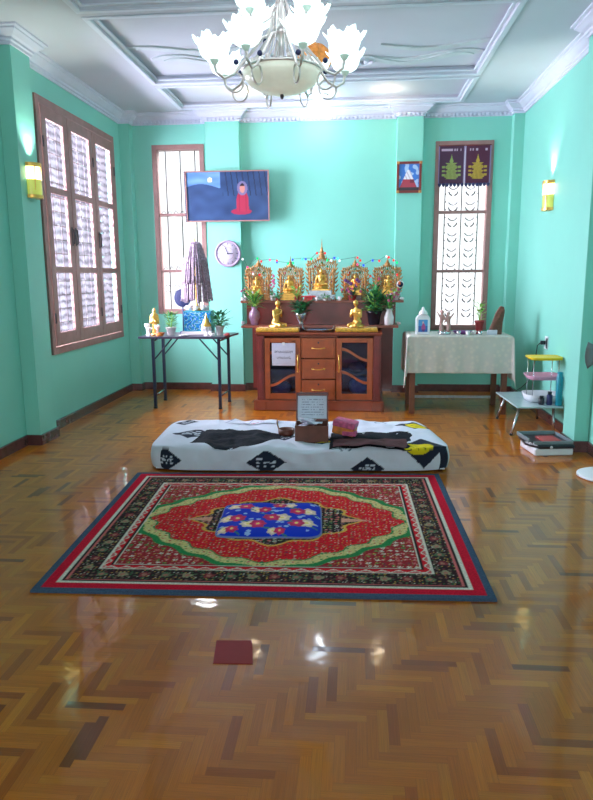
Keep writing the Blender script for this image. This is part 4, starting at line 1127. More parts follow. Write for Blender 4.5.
# string of coloured lights
def lights():
    r = thing('string_lights', 'string of coloured fairy lights draped across the golden thrones', 'fairy lights')
    Y = 7.29
    P = [(-1.20, 1.525, 'white'), (-1.15, 1.44, 'pink'), (-1.04, 1.53, 'green'), (-1.00, 1.50, 'red'), (-.905, 1.515, 'pink'), (-.83, 1.505, 'red'), (-.83, 1.49, 'blue'), (-.71, 1.475, 'green'), (-.655, 1.48, 'green'), (-.66, 1.515, 'blue'),
         (-.555, 1.52, 'cyan'), (-.52, 1.52, 'blue'), (-.46, 1.52, 'green'), (-.40, 1.58, 'red'), (-.315, 1.58, 'red'), (-.29, 1.505, 'green'), (-.25, 1.505, 'white'), (-.215, 1.53, 'blue'), (-.18, 1.525, 'cyan'), (-.16, 1.50, 'white'),
         (.03, 1.53, 'red'), (.06, 1.50, 'red'), (.03, 1.46, 'pink'), (.095, 1.45, 'blue'), (.19, 1.50, 'blue'), (.26, 1.495, 'red'), (.335, 1.54, 'white'), (.36, 1.53, 'red'), (.41, 1.50, 'red'), (.445, 1.475, 'green'), (.45, 1.35, 'red'), (.17, 1.335, 'pink'), (-1.09, 1.37, 'white'), (-1.02, 1.36, 'red')]
    m = MB(); m.tube([(x, Y+.008, z+.01) for x, z, c in P[:31]], .0022, 5); m.build('wire', 'leaf_dark', r)
    for x, z, c in P:
        m = MB(); m.ell((x, Y-.012, z), (.0115, .0115, .0135), 8, 6); m.build('light_bulb', 'led_'+c, r)
lights()

# ------------------------------------------------------------------ left folding table and what stands on it
def folding_table():
    r = thing('folding_table', 'dark folding table with thin navy steel legs below the left tall window', 'table')
    T = [(-2.185, 6.63), (-1.30, 6.60), (-1.235, 7.13), (-2.16, 7.19)]
    m = MB(); m.prismz(T, .728, .75); m.build('tabletop', 'tabletop_dark', r, bevel=.004)
    L = {'fl': (-2.05, 6.69), 'bl': (-2.07, 7.13), 'fr': (-1.365, 6.68), 'br': (-1.345, 7.09)}
    for k, (x, y) in L.items():
        m = MB(); m.box(x-.014, x+.014, y-.014, y+.014, .0, .728); leg = m.build('leg', 'black_metal', r)
        m = MB(); m.box(x-.017, x+.017, y-.017, y+.017, 0, .02); m.build('foot_cap', 'black', leg)
        s = 1 if x < -1.7 else -1
        m = MB(); m.tube([(x, y, .50), (x+s*.20, y, .727)], .008, 6); m.build('brace', 'black_metal', r)
    for s, a, b in ((0, 'fl', 'bl'), (1, 'fr', 'br')):
        for z in (.13, .70): m = MB(); m.tube([(*L[a], z), (*L[b], z)], .009, 8); m.build('crossbar', 'steel', r)
folding_table()
TZ = .7505
def standing_figure():
    r = thing('standing_statue', 'gold standing figure between white candle cups, left end of the folding table', 'statue', (-2.055, 6.80, TZ))
    s = .28; m = MB()
    m.ell((0, 0, .03*s), (.12*s, .12*s, .04*s)); capsule(m, (0, 0, .05*s), (0, 0, .45*s), .12*s, .10*s); capsule(m, (0, 0, .45*s), (0, 0, .72*s), .09*s, .12*s)
    capsule(m, (0, 0, .72*s), (0, 0, .82*s), .05*s, .045*s, 2); m.ell((0, 0, .88*s), (.07*s, .075*s, .09*s)); m.ell((0, 0, .98*s), .03*s)
    for q in (-1, 1): capsule(m, (q*.12*s, 0, .72*s), (q*.16*s, 0, .45*s), .045*s, .035*s); capsule(m, (q*.16*s, 0, .45*s), (q*.05*s, -.12*s, .52*s), .035*s, .03*s)
    m.build('figure', 'gold', r, remesh=.007)
    m = MB(); m.lathe([(.045, -.0), (.05, .01), (.04, .02), (0, .02)], n=20); m.build('base', 'gold', r)
standing_figure()
for i, (x, y, h, lb) in enumerate(((-2.125, 6.77, .12, 'tall white candle cup left of the gold standing figure'), (-2.085, 6.70, .085, 'white candle cup in front of the gold standing figure'), (-2.005, 6.72, .11, 'white candle cup right of the gold standing figure'))):
    m = MB(); m.lathe([(.02, 0), (.022, .005), (.012, .02), (.012, h*.55), (.026, h*.75), (.03, h), (.025, h), (.018, h*.78), (0, h*.76)], n=16)
    tag(m.build('candle_cup', 'ceramic', loc=(x, y, TZ)), lb, 'cup')
vase_plant('potted_plant', -1.885, 6.80, TZ, PP(.052, .085), 'ceramic', 'feathery green plant in a white pot with red band, on the folding table',
           [('leaf', 110, .12, .20, .06, .018, 41, .6), ('leaf_light', 30, .10, .22, .05, .014, 42, .8)])
m = MB(); m.lathe([(.03, 0), (.032, .004), (.055, .035), (.048, .035), (.028, .01), (0, .01)], n=20); o = m.build('offering_bowl', 'packet', loc=(-1.975, 6.69, TZ)); tag(o, 'small orange bowl at the front edge of the folding table', 'bowl')
vase_plant('potted_plant', -1.375, 6.80, TZ, PP(.045, .10), 'ceramic', 'dark leafy plant in a white pot on the right of the folding table',
           [('leaf_dark', 70, .11, .18, .09, .028, 43, .6), ('leaf', 30, .13, .10, .11, .026, 44, .3)], [('red', 1, .01, .01, .045, .02, 45)])
m = MB(); m.ell((0, 0, .012), (.035, .025, .012), 12, 6); m.ell((.01, 0, .022), (.02, .015, .012), 10, 6)
tag(m.build('red_fruit', 'terra', loc=(-1.285, 6.70, TZ), remesh=.004), 'small red piece beside the white pot at the table right end', 'ornament')
# decorated box with tasselled tree on top
def blue_box():
    def pos(u, v): return (0, 0, 0)
    r = thing('printed_box', 'square blue printed box on a white slab, under the tasselled tree', 'box', (-1.615, 6.93, TZ))
    m = MB(); m.box(-.17, .15, -.10, .10, 0, .035); m.build('white_slab', 'ceramic', r, bevel=.008)
    m = MB(); m.box(-.145, .145, -.085, .085, .035, .245); m.build('box_body', 'teal', r, bevel=.004)
    def p(u, v): return (-.14+.28*u, -.0862, .045+.19*v)
    def c(u, v):
        if abs(noise.noise(Vector((u*7, v*5, 3)))) < .035: return rgb(170, 206, 226)
        if abs(math.sin(u*16+3*math.sin(v*7))) < .25: return rgb(60, 150, 120)
        return rgb(24, 110, 180) if math.sin(u*23)*math.sin(v*17) > -.3 else rgb(30, 90, 130)
    painted('box_print', 'paint', 56, 40, p, c, r)
blue_box()
def tassel_tree():
    r = thing('tassel_tree', 'tall three-tier conical tree of silvery mauve tassels before the left tall window', 'offering tree', (-1.635, 6.93, TZ+.2455))
    m = MB(); m.lathe([(.05, 0), (.055, .01), (.02, .03), (.012, .05), (.01, .70), (.003, .74), (.001, .76)], n=12); m.ell((0, 0, .69), .012, 8, 6); m.build('pole', 'gold', r)
    rnd = random.Random(5)
    for (z1, z0, r1, r0) in ((.34, .10, .125, .150), (.54, .28, .105, .140), (.69, .47, .045, .118)):
        m = MB(); n = 34
        for k in range(n):
            a = 2*PI*k/n+rnd.uniform(-.05, .05); zz = z0+rnd.uniform(-.02, .02); rr = r0*rnd.uniform(.93, 1.08)
            pts = [Vector((r1*math.cos(a), r1*math.sin(a), z1))]; K = 9
            for q in range(1, K+1):
                t = q/K; R = r1+(rr-r1)*t**.75; pts.append(Vector((R*math.cos(a), R*math.sin(a), z1+(zz-z1)*t)))
            m.tube(pts, [.010+.003*(q % 2) for q in range(K+1)], 6)
        m.lathe([(.001, z1+.015), (r1*.9+.008, z1+.004), (r1*.9+.008, z1-.004)], n=24)
        m.build('tassel_tier', 'tassel', r)
    m = MB()
    for k in range(8): a = k*PI/4; m.ell((.10*math.cos(a), .06*math.sin(a)-.0, .03), (.03, .022, .026), 10, 6)
    m.build('white_blossoms', 'ceramic', r)
tassel_tree()
m = MB(); m.ell((0, 0, 0), (.085, .014, .09), 28, 12); m.tube([(.086*math.cos(q*PI/16), 0, .091*math.sin(q*PI/16)) for q in range(32)], .006, 6, True)
o = m.build('lacquer_fan', 'navy', loc=(-1.835, 7.125, TZ+.37)); tag(o, 'round navy fan on a short stick beside the tasselled tree', 'fan')
m = MB(); m.tube([(-1.805, 7.12, TZ+.0), (-1.805, 7.12, TZ+.28)], .008, 8); m.lathe([(.04, 0), (.04, .01), (.012, .02)], (-1.805, 7.12, TZ), 14); m.build('fan_stick', 'navy', None)
st = bpy.data.objects['fan_stick']; st.parent = o; st.location = (1.805, -7.125, -(TZ+.37))
def crown_stand():
    r = thing('gold_crown', 'small gold bell-shaped crown on a white footed stand before the blue box', 'crown', (-1.50, 6.74, TZ))
    m = MB(); m.lathe([(.03, 0), (.03, .005), (.01, .02), (.01, .05), (.05, .08), (.055, .095), (0, .095)], n=20)
    for k in range(8): a = k*PI/4; m.ell((.046*math.cos(a), .046*math.sin(a), .07), (.010, .010, .026), 6, 5)
    m.build('footed_stand', 'ceramic', r)
    m = MB(); m.lathe([(.05, .095), (.052, .11), (.035, .135), (.028, .16), (.012, .185), (.006, .21), (.0005, .235)], n=20)
    m.build('crown_bell', 'gold', r)
crown_stand()
for i, (x, lb) in enumerate(((-1.73, 'flat white dish in front of the blue printed box'),)):
    m = MB(); m.lathe([(.03, 0), (.04, .003), (.06, .014), (.055, .014), (.035, .006), (0, .006)], n=24); tag(m.build('white_dish', 'ceramic', loc=(x, 6.70, TZ)), lb, 'dish')
m = MB(); m.lathe([(.02, 0), (.03, .012), (.034, .03), (.028, .03), (.02, .012), (0, .01)], n=18); tag(m.build('white_bowl', 'ceramic', loc=(-1.43, 6.68, TZ)), 'little white bowl left of the dark leafy plant pot', 'bowl')

# ------------------------------------------------------------------ right table with cloth
def side_table():
    r = thing('side_table', 'brown wooden table with square legs below the right tall window', 'table')
    m = MB(); m.box(.53, 1.50, 6.53, 7.10, .742, .765); m.box(.56, 1.47, 6.57, 6.59, .66, .742); m.box(.56, 1.47, 7.04, 7.06, .66, .742); m.build('tabletop', 'tablewood', r, bevel=.003)
    for x in (.575, 1.455):
        for y in (6.575, 7.055):
            m = MB(); m.box(x-.026, x+.026, y-.026, y+.026, 0, .742); m.build('leg', 'tablewood', r, bevel=.003)
    m = MB(); m.box(.59, 1.44, 7.04, 7.06, .07, .095); m.build('stretcher', 'whitestone', r)
side_table()
def tablecloth():
    x0, x1, y0, y1 = .525, 1.508, 6.522, 7.108; ztop = .768; drop = .36
    m = MB(); nx, ny = 90, 70; vs = []; A = drop
    U0, U1, V0, V1 = x0-.40, x1+.42, y0-.36, y1+.10
    for j in range(ny+1):
        for i in range(nx+1):
            X = U0+(U1-U0)*i/nx; Y = V0+(V1-V0)*j/ny
            ox = max(x0-X, X-x1, 0); oy = max(y0-Y, Y-y1, 0)
            cx = min(max(X, x0), x1); cy = min(max(Y, y0), y1); z = ztop
            d = max(ox, oy) if (ox > 0 and oy > 0) else ox+oy
            if ox > 0 and oy > 0:
                a = math.atan2(oy, ox); rad = math.hypot(ox, oy); rad = min(rad, .5)
                fl = .03*rad/.4*abs(math.sin(2*a))+.008
                sx = -1 if X < x0 else 1; sy = -1 if Y < y0 else 1
                px_ = cx+sx*(fl*math.cos(a)+.006); py_ = cy+sy*(fl*math.sin(a)+.006); z = ztop-rad
            elif d > 0:
                fold = .004+.006*(d/.4)*(1+math.sin((X if oy > 0 else Y)*34))
                px_, py_ = cx, cy
                if ox > 0: px_ += (-1 if X < x0 else 1)*fold
                if oy > 0: py_ += (-1 if Y < y0 else 1)*fold
                z = ztop-d
            else: px_, py_ = X, Y
            vs.append((px_, py_, z))
    fs = [(j*(nx+1)+i, j*(nx+1)+i+1, (j+1)*(nx+1)+i+1, (j+1)*(nx+1)+i) for j in range(ny) for i in range(nx)]
    m.add(vs, fs, True); tag(m.build('tablecloth', 'sheer', solid=.0015), 'thin cream lace tablecloth hanging over the right side table', 'tablecloth')
tablecloth()
CZ = .7695
def snow_bottle():
    r = thing('framed_bottle', 'white arched photo stand with round white top at the left of the clothed table', 'photo stand', (.675, 6.70, CZ))
    m = MB(); pts = [(-.068, 0), (.068, 0), (.070, .16), (.05, .185), (.028, .195), (-.028, .195), (-.05, .185), (-.070, .16)]
    m.prism(pts, .05, Matrix.Translation((0, -.025, 0))); m.build('stand_body', 'white', r, bevel=.008)
    m = MB(); m.lathe([(.042, .19), (.045, .20), (.035, .225), (.018, .24), (.012, .262), (0, .27)], n=18); m.build('dome_cap', 'ceramic', r)
    def p(u, v): return (-.045+.09*u, -.0262, .025+.12*v)
    def c(u, v):
        d = math.hypot((u-.55)/.2, (v-.35)/.35)
        if d < 1: return rgb(170, 70, 130) if v > .2 else rgb(90, 50, 120)
        if math.hypot((u-.5)/.1, (v-.76)/.1) < 1: return rgb(206, 170, 160)
        return rgb(40, 96, 170) if v < .5 else rgb(70, 150, 206)
    painted('picture', 'poster', 30, 36, p, c, r)
snow_bottle()
def couple():
    r = thing('figurine_pair', 'pinkish figurine of two dancing figures on a grey base, left of the purple dish', 'figurine', (.885, 6.70, CZ))
    m = MB(); m.lathe([(.06, 0), (.065, .012), (.05, .026), (0, .03)], n=20); 
    for k in range(6): m.ell((.05*math.cos(k), .04*math.sin(k), .02), .016, 8, 6)
    m.build('base', 'steel', r)
    for s, h, dx in ((-1, .235, -.025), (1, .215, .035)):
        m = MB(); capsule(m, (dx, 0, .03), (dx+s*.008, 0, h*.45), .028, .018); capsule(m, (dx+s*.008, 0, h*.45), (dx-s*.002, 0, h*.75), .018, .024)
        m.ell((dx-s*.002, 0, h*.92), (.016, .018, .022)); capsule(m, (dx, 0, h*.75), (dx-s*.002, 0, h*.85), .010, .009, 2); m.ell((dx+s*.004, .008, h*.95), (.018, .018, .016))
        capsule(m, (dx-s*.02, 0, h*.74), (dx-s*.035, -.02, h*.55), .010, .008); capsule(m, (dx+s*.02, 0, h*.74), (dx+s*.05, 0, h*.95), .010, .006)
        m.build('figure', 'figpink', r, remesh=.005)
couple()
m = MB(); m.lathe([(.06, 0), (.07, .004), (.095, .028), (.09, .03), (.065, .010), (0, .008)], n=28, fn=None); o = m.build('purple_dish', 'purple', loc=(1.07, 6.76, CZ)); tag(o, 'shallow purple oval dish at the centre of the clothed table', 'dish')
for i, (x, y, mt, lb) in enumerate(((1.015, 6.63, 'steel', 'leftmost of the small cups before the purple dish'), (1.10, 6.615, 'ceramic', 'middle white cup before the purple dish'), (1.165, 6.64, 'ceramic', 'white cup before the red plant pot'), (1.215, 6.61, 'steel', 'small silver cup nearest the carved wooden sculpture'))):
    cup(x, y, CZ, .024, .04, mt, lb, None)
vase_plant('potted_plant', 1.235, 6.77, CZ, PP(.045, .13), 'terra', 'sparse yellow green plant in a tall red pot beside the window',
           [('leaf_light', 34, .07, .24, .07, .026, 51, .9)])
def carving():
    r = thing('wooden_sculpture', 'dark carved wooden sculpture leaning right on the clothed table', 'sculpture', (1.385, 6.72, CZ))
    m = MB(); rnd = random.Random(4)
    pts = [(-.075, 0), (.055, 0), (.06, .12), (.075, .22), (.068, .265), (.035, .275), (.015, .245), (-.01, .20), (-.035, .12), (-.06, .06)]
    m.prism(pts, .055, Matrix.Translation((0, -.028, 0)))
    for k in range(22):
        t = rnd.random(); x = -.05+.11*t+rnd.uniform(-.01, .01); m.ell((x, -.028, t*.24+.01), (.014, .010, .018), 8, 6)
    m.build('carved_body', 'carved', r, remesh=.006)
    m = MB(); m.box(-.09, .0, -.075, -.045, 0, .045); m.build('name_card', 'paper', r)
carving()

# ------------------------------------------------------------------ right corner: low table, rack, scale, socket
def low_table():
    r = thing('low_table', 'low folding table with pale glossy top and splayed steel legs at the right wall', 'table')
    T = [(1.345, 6.40), (1.375, 5.66), (1.765, 5.68), (1.765, 6.45)]
    m = MB(); m.prismz([T[1], T[2], T[3], T[0]], .235, .25); m.build('tabletop', 'glassgrey', r, bevel=.005)
    for (x, y, dx, dy) in ((1.42, 5.76, -.085, -.10), (1.42, 6.30, -.06, .04), (1.70, 5.76, .0, -.04), (1.70, 6.32, .03, .03)):
        m = MB(); m.tube([(x, y, .236), (x+dx, y+dy, .008)], .012, 10); leg = m.build('leg', 'steel', r)
        m = MB(); m.ell((x+dx, y+dy, .012), (.014, .014, .012), 10, 6); m.build('foot_cap', 'black', leg)
low_table()
def rack():
    r = thing('tiered_rack', 'three-tier rack with yellow, pink and white trays on the low table', 'rack', (1.655, 5.98, .2505))
    def tray(z, w, d, mt, h, name):
        m = MB(); o = []
        for (a, b, zz) in ((w*.86, d*.86, z), (w, d, z+h)):
            ring = []
            for k in range(24):
                t = 2*PI*k/24; c, s_ = math.cos(t), math.sin(t); k_ = (abs(c)**5+abs(s_)**5)**(-1/5); ring.append((a*c*k_, b*s_*k_, zz))
            o.append(ring)
        vs = o[0]+o[1]; n = 24; fs = [tuple(range(n))[::-1]]+[(i, (i+1) % n, (i+1) % n+n, i+n) for i in range(n)]
        m.add(vs, fs, True); return m.build(name, mt, r, solid=.004)
    tray(.365, .145, .13, 'yellow', .022, 'yellow_tray'); 
    m = MB(); m.box(-.13, .13, -.115, .115, .368, .386); m.build('tray_fill', 'yellow', r, bevel=.01)
    tray(.195, .150, .14, 'pinkplastic', .035, 'pink_tray'); tray(.004, .155, .15, 'white', .06, 'white_tray')
    for x in (-.105, .105):
        for y in (-.10, .10): m = MB(); m.tube([(x, y, .0), (x, y, .37)], .004, 6); m.build('rack_post', 'steel', r)
rack()
def jar(x, y, z, r_, h, mt, label, name='jar'):
    r = thing(name, label, 'jar', (x, y, z)); m = MB(); m.lathe([(r_*.9, 0), (r_, .006), (r_, h*.72), (r_*.6, h*.80)], n=16); m.build('jar_body', mt, r)
    m = MB(); m.lathe([(r_*.72, h*.80), (r_*.72, h), (0, h)], n=16); m.build('lid', 'black', r)
jar(1.60, 5.775, .2505, .024, .075, 'black', 'short black jar in front of the white tray on the low table')
jar(1.662, 5.760, .2505, .024, .115, 'navy', 'taller dark blue jar beside the teal tube on the low table')
m = MB(); m.lathe([(.026, 0), (.028, .006), (.028, .24), (.022, .255), (.022, .285), (0, .287)], n=18); tag(m.build('teal_tube', 'teal', loc=(1.732, 5.74, .2505)), 'tall teal tube at the right edge of the low table', 'tube')
def scale():
    r = thing('weighing_scale', 'low black and white tray-like machine on the floor by the right pilaster', 'scale', (1.475, 5.16, 0), .12)
    m = MB(); m.box(-.13, .165, -.14, .17, .0, .055); m.build('white_base', 'white', r, bevel=.012)
    m = MB(); m.prismz([(-.165, -.02), (-.10, -.15), (.17, -.15), (.18, .19), (-.13, .22)], .055, .085); m.build('black_body', 'black', r, bevel=.010)
    m = MB(); m.box(-.14, .165, -.13, -.12, .085, .11); m.box(-.15, -.14, -.06, .20, .085, .115); m.box(.155, .165, -.12, .19, .085, .11); m.box(-.14, .155, .19, .20, .085, .115); m.build('tray_rim', 'greyblade', r, bevel=.003)
    m = MB(); m.box(-.04, .10, -.08, .10, .085, .10); m.build('red_cartridge', 'terra', r, bevel=.004)
    m = MB(); m.ell((-.01, -.148, .068), (.012, .006, .012)); m.build('round_badge', 'white', r)
scale()
def socket():
    r = thing('wall_socket', 'white wall socket with a black plug above the low table', 'socket', (XR, 6.42, .715))
    m = MB(); m.box(-.012, 0, -.045, .045, -.06, .06); m.build('face_plate', 'white', r, bevel=.004)
    m = MB(); m.box(-.016, -.012, -.045, -.012, -.05, .045); m.build('switch', 'black', r)
    m = MB(); m.box(-.055, -.012, .005, .045, -.018, .018); m.build('plug', 'black', r, bevel=.004)
    m = MB(); m.tube([(-.05, .025, 0), (-.075, .05, -.03), (-.05, .20, -.22), (-.035, .42, -.42), (-.03, .75, -.55), (-.03, 1.0, -.63), (-.03, 1.2, -.70)], .0045, 6); m.build('cable', 'black', r)
socket()
# pedestal fan, mostly outside the frame
def fan():
    r = thing('pedestal_fan', 'grey-bladed pedestal fan with white base ring at the right photo edge', 'fan', (1.76-.0, 4.50, 0))
    m = MB(); m.lathe([(.17, 0), (.185, .006), (.185, .016), (.17, .022), (.03, .035), (0, .035)], n=36); m.build('base', 'white', r)
    m = MB(); m.tube([(0, 0, .03), (0, 0, .80)], .014, 12); m.build('pole', 'white', r)
    m = MB(); m.ell((0, .0, .86), (.05, .075, .05), 14, 8); m.build('motor', 'greyblade', r)
    m = MB(); yc = -.10
    for k in range(4):
        a = k*PI/2+.12; vs = []
        for i in range(8):
            t = i/7; rr = .03+.20*t
            for j in range(5):
                q = (j/4-.5)*(.45+.35*t); vs.append((rr*math.cos(a+q), yc+q*.06, .86+rr*math.sin(a+q)))
        m.add(vs, [(i*5+j, i*5+j+1, (i+1)*5+j+1, (i+1)*5+j) for i in range(7) for j in range(4)], True)
    m.build('blades', 'greyblade', r, solid=.003)
    m = MB(); m.lathe([(0, -.02), (.03, -.02), (.035, .02), (0, .02)], (0, yc, .86), 14, ax=(0, -1, 0)); m.build('hub', 'white', r)
fan()
bpy.data.objects['pedestal_fan'].location = (1.70, 4.50, 0)

# ------------------------------------------------------------------ pictures, clock, banners, sconces
def framed(name, x0, x1, z0, z1, y, tilt, nx, nz, cf, fw_, fm, label, cat, extra=None):
    r = thing(name, label, cat, ((x0+x1)/2, y, z0), 0, None, tilt)
    w = (x1-x0)/2; h = z1-z0
    m = MB(); m.box(-w, w, -.018, .0, 0, fw_); m.box(-w, w, -.018, .0, h-fw_, h); m.box(-w, -w+fw_, -.018, .0, fw_, h-fw_); m.box(w-fw_, w, -.018, .0, fw_, h-fw_)
    m.build('picture_frame', fm, r, bevel=.002)
    m = MB(); m.box(-w+.002, w-.002, -.003, .003, .002, h-.002); m.build('backing_board', 'darkinside', r)
    painted('picture_print', 'poster', nx, nz, lambda u, v: (-w+fw_+u*(2*w-2*fw_), -.006, fw_+v*(h-2*fw_)), cf, r)
    return r
def night(u, v):
    x, y = u*1.72, v
    # seated robed figure with halo
    fx = u-.685
    if math.hypot(fx*1.72/.055, (v-.66)/.10) < 1 and v > .55:
        if v > .70: return rgb(40, 26, 40)
        return rgb(196, 130, 120)
    if math.hypot(fx*1.72/.11, (v-.66)/.145) < 1: return rgb(120, 110, 150)
    X = fx*1.72
    arm = .125-.05*max(0, (v-.42)/.16)**2+.03*max(0, .42-v)
    if .18 < v < .585 and abs(X) < arm: return rgb(168, 44, 74) if abs(abs(X)-.07) > .006 else rgb(120, 30, 60)
    if math.hypot((X+.03)/.22, (v-.18)/.065) < 1: return rgb(158, 40, 74)
    if u < .42 and v > .70+.06*math.sin(u*9):
        if math.hypot((u-.29)*1.72/.05, (v-.84)/.05) < 1: return rgb(226, 214, 150)
        k = noise.noise(Vector((u*6, v*9, 0))); return rgb(int(96+30*k), int(136+30*k), int(190+20*k))
    k = noise.noise(Vector((u*7, v*6, 2)))*.5+.5
    b = (36+int(22*k), 54+int(30*k), 92+int(36*k)); 
    if u > .44 and v > .5 and abs(math.sin(u*46+v*3)) < .3: b = (28, 40, 74)
    return rgb(*b)
tv = framed('framed_picture', -1.905, -.955, 1.955, 2.505, 7.735, .06, 150, 90, night, .014, 'winframe',
            'wide dark blue picture of a red-robed seated figure under moonlight, beside the left window', 'picture')
m = MB()
for k in range(26): m.ell((-.478, -.012, .01+k*.0212), (.009, .008, .0115), 8, 5)
m.build('glare_edge', 'navy', tv)  # beads added to mimic an edge frayed by window glare
def pagoda(u, v):
    t = abs(u-.47)
    if v < .12: return rgb(52, 40, 50)
    if v < .78 and t < .42*(1-(v-.1)/.75)+.02:
        if v > .42: return rgb(236, 232, 240) if (u*3+v*2) % .5 > .12 else rgb(190, 170, 190)
        return rgb(170, 54, 74) if (u < .55 or v < .3) else rgb(120, 40, 60)
    k = noise.noise(Vector((u*4, v*5, 1)))
    return rgb(60, 120, 206) if k < .15 else rgb(170, 200, 236)
p = framed('framed_picture', .452, .722, 2.235, 2.565, 7.755, .03, 50, 60, pagoda, .026, 'darkwood',
           'small dark-framed picture of a white and red mountain under blue sky, on the right pillar', 'picture')
m = MB()
for x in (-.122, .122):
    for z in (.013, .317): m.box(x-.016, x+.016, -.022, -.018, z-.014, z+.014)
m.build('gold_corner', 'goldrough', p)
# banners over the right window
def banner(x0, x1, label, tone):
    z0, z1 = 2.335, 2.735
    def c(u, v):
        X = (u-.5); b = rgb(92, 50, 72) if tone else rgb(84, 56, 78)
        if u < .05 or u > .95: return rgb(150, 130, 170)
        if .86 < v < .93 and .1 < u < .9: return rgb(196, 170, 190) if h2(int(u*22), 1, tone) > .3 else b
        G = rgb(196, 160, 70) if tone else rgb(150, 164, 96)
        d = 0
        if v > .12 and abs(X) < .30*(1-max(0, (v-.12))*1.0)*(.6+.4*abs(math.sin(v*22))) and v < .36: return G if (u*31+v*17) % 1 > .25 else rgb(110, 76, 50)
        if .34 <= v < .56 and abs(X) < .13+.1*abs(math.sin(v*25)): return G if (u*23+v*11) % 1 > .2 else rgb(120, 90, 60)
        if math.hypot(X/.07, (v-.60)/.065) < 1: return G
        if .62 < v < .78 and abs(X) < .05*(1-(v-.62)/.16): return G
        if .2 < v < .5 and abs(abs(X)-.30) < .05 and math.sin(v*60) > -.2: return G
        return b
    def pos(u, v):
        return (x0+(x1-x0)*u, 7.842, z0+(z1-z0)*v)
    r = thing('hanging_banner', label, 'banner')
    painted('banner_cloth', 'paint', 60, 100, pos, c, r, thick=(0, .0015, 0))
    m = MB(); n = 7
    for k in range(n): 
        xx = x0+(k+.5)*(x1-x0)/n; m.lathe([(0.001, 0), (.014, .012), (.02, .03), (.016, .04)], (xx, 7.843, z0-.034), 8)
    o = m.build('scalloped_hem', 'navy', r)
    m = MB(); m.tube([(x0, 7.842, z1+.003), (x1, 7.842, z1+.003)], .006, 8); m.build('rod', 'darkwood', r)
banner(.912, 1.197, 'left purple banner with a greenish-gold seated figure over the right window', 0)
banner(1.200, 1.478, 'right purple banner with a golden seated figure over the right window', 1)
def clock():
    r = thing('wall_clock', 'round pale lilac wall clock on the pillar below the wide blue picture', 'clock', (-1.447, 7.77, 1.60))
    m = MB(); m.lathe([(.150, 0), (.152, .02), (.145, .034), (.132, .036), (.128, .026), (.128, .024)], n=48, ax=(0, -1, 0)); m.build('rim', mat('lilac_rim', rgb(170, 150, 178), .4, noise_amt=.05), r)
    m = MB(); m.lathe([(.129, .0), (.129, .025), (0, .025)], n=48, ax=(0, -1, 0)); m.build('dial', mat('lilac_dial', rgb(206, 196, 214), .5, noise_amt=.05), r)
    for k in range(12):
        m = MB(); a = k*PI/6; Mx = Matrix.Rotation(a, 4, 'Y'); m.box(-.003, .003, -.0265, -.025, .098, .116 if k % 3 else .12, Mx); m.build('hour_mark', 'ink', r)
    m = MB(); m.tube([(.068*math.cos(q*PI/20), -.0255, .068*math.sin(q*PI/20)) for q in range(40)], .0012, 5, True); m.build('inner_ring', 'mauve', r)
    for nm, a, L, w in (('hour_hand', -2.1, .06, .005), ('minute_hand', -.42, .095, .0035)):
        m = MB(); m.box(-w, w, -.031, -.029, -.012, L, Matrix.Rotation(a if nm == 'minute_hand' else 1.55, 4, 'Y')); m.build(nm, 'ink', r)
    m = MB(); m.lathe([(.008, .025), (.008, .034), (0, .034)], n=12, ax=(0, -1, 0)); m.build('centre_cap', 'ink', r)
clock()
def sconce(x, y, z, rz, label):
    # local: mounted at x=0 plane facing +x
    r = thing('wall_sconce', label, 'wall lamp', (x, y, z), rz)
    def curved(z0, z1, R, mt, name, wy=.075):
        m = MB(); pts = []; n = 12
        for k in range(n+1):
            a = -PI/2+PI*k/n; pts.append((R*math.cos(a)+.004, wy*math.sin(a)))
        m.prismz(pts+[(0, wy), (0, -wy)][:0], z0, z1); return m.build(name, mt, r, bevel=.001)
    m = MB(); m.box(0, .012, -.06, .06, -.13, .12); m.build('back_plate', 'gold', r, bevel=.003)
    curved(-.14, -.115, .085, 'gold', 'lower_band', .082); curved(.095, .125, .085, 'gold', 'upper_band', .082)
    curved(-.115, .0, .078, 'warmglass', 'lower_glass'); curved(.0, .095, .080, 'warm', 'lit_glass')
    m = MB()
    for yy in (-.05, 0, .05): m.tube([(.074 if yy == 0 else .055, yy, -.115), (.086 if yy == 0 else .066, yy*1.05, .10)], .004, 6)
    m.build('ribs', 'gold', r)
    d = bpy.data.lights.new('sconce_light', 'SPOT'); d.energy = 12; d.color = (.95, 1, .85); d.shadow_soft_size = .04; d.spot_size = 1.7; d.spot_blend = .6
    o = bpy.data.objects.new('sconce_light', d); col.objects.link(o); o.parent = r; o.location = (.06, 0, .16); o.rotation_euler = (PI, 0, 0)
sconce(-2.54, 5.285, 2.10, 0, 'gold and glass wall lamp glowing on the left pilaster')
sconce(XR, 6.56, 2.06, PI, 'gold and glass wall lamp glowing on the right wall')

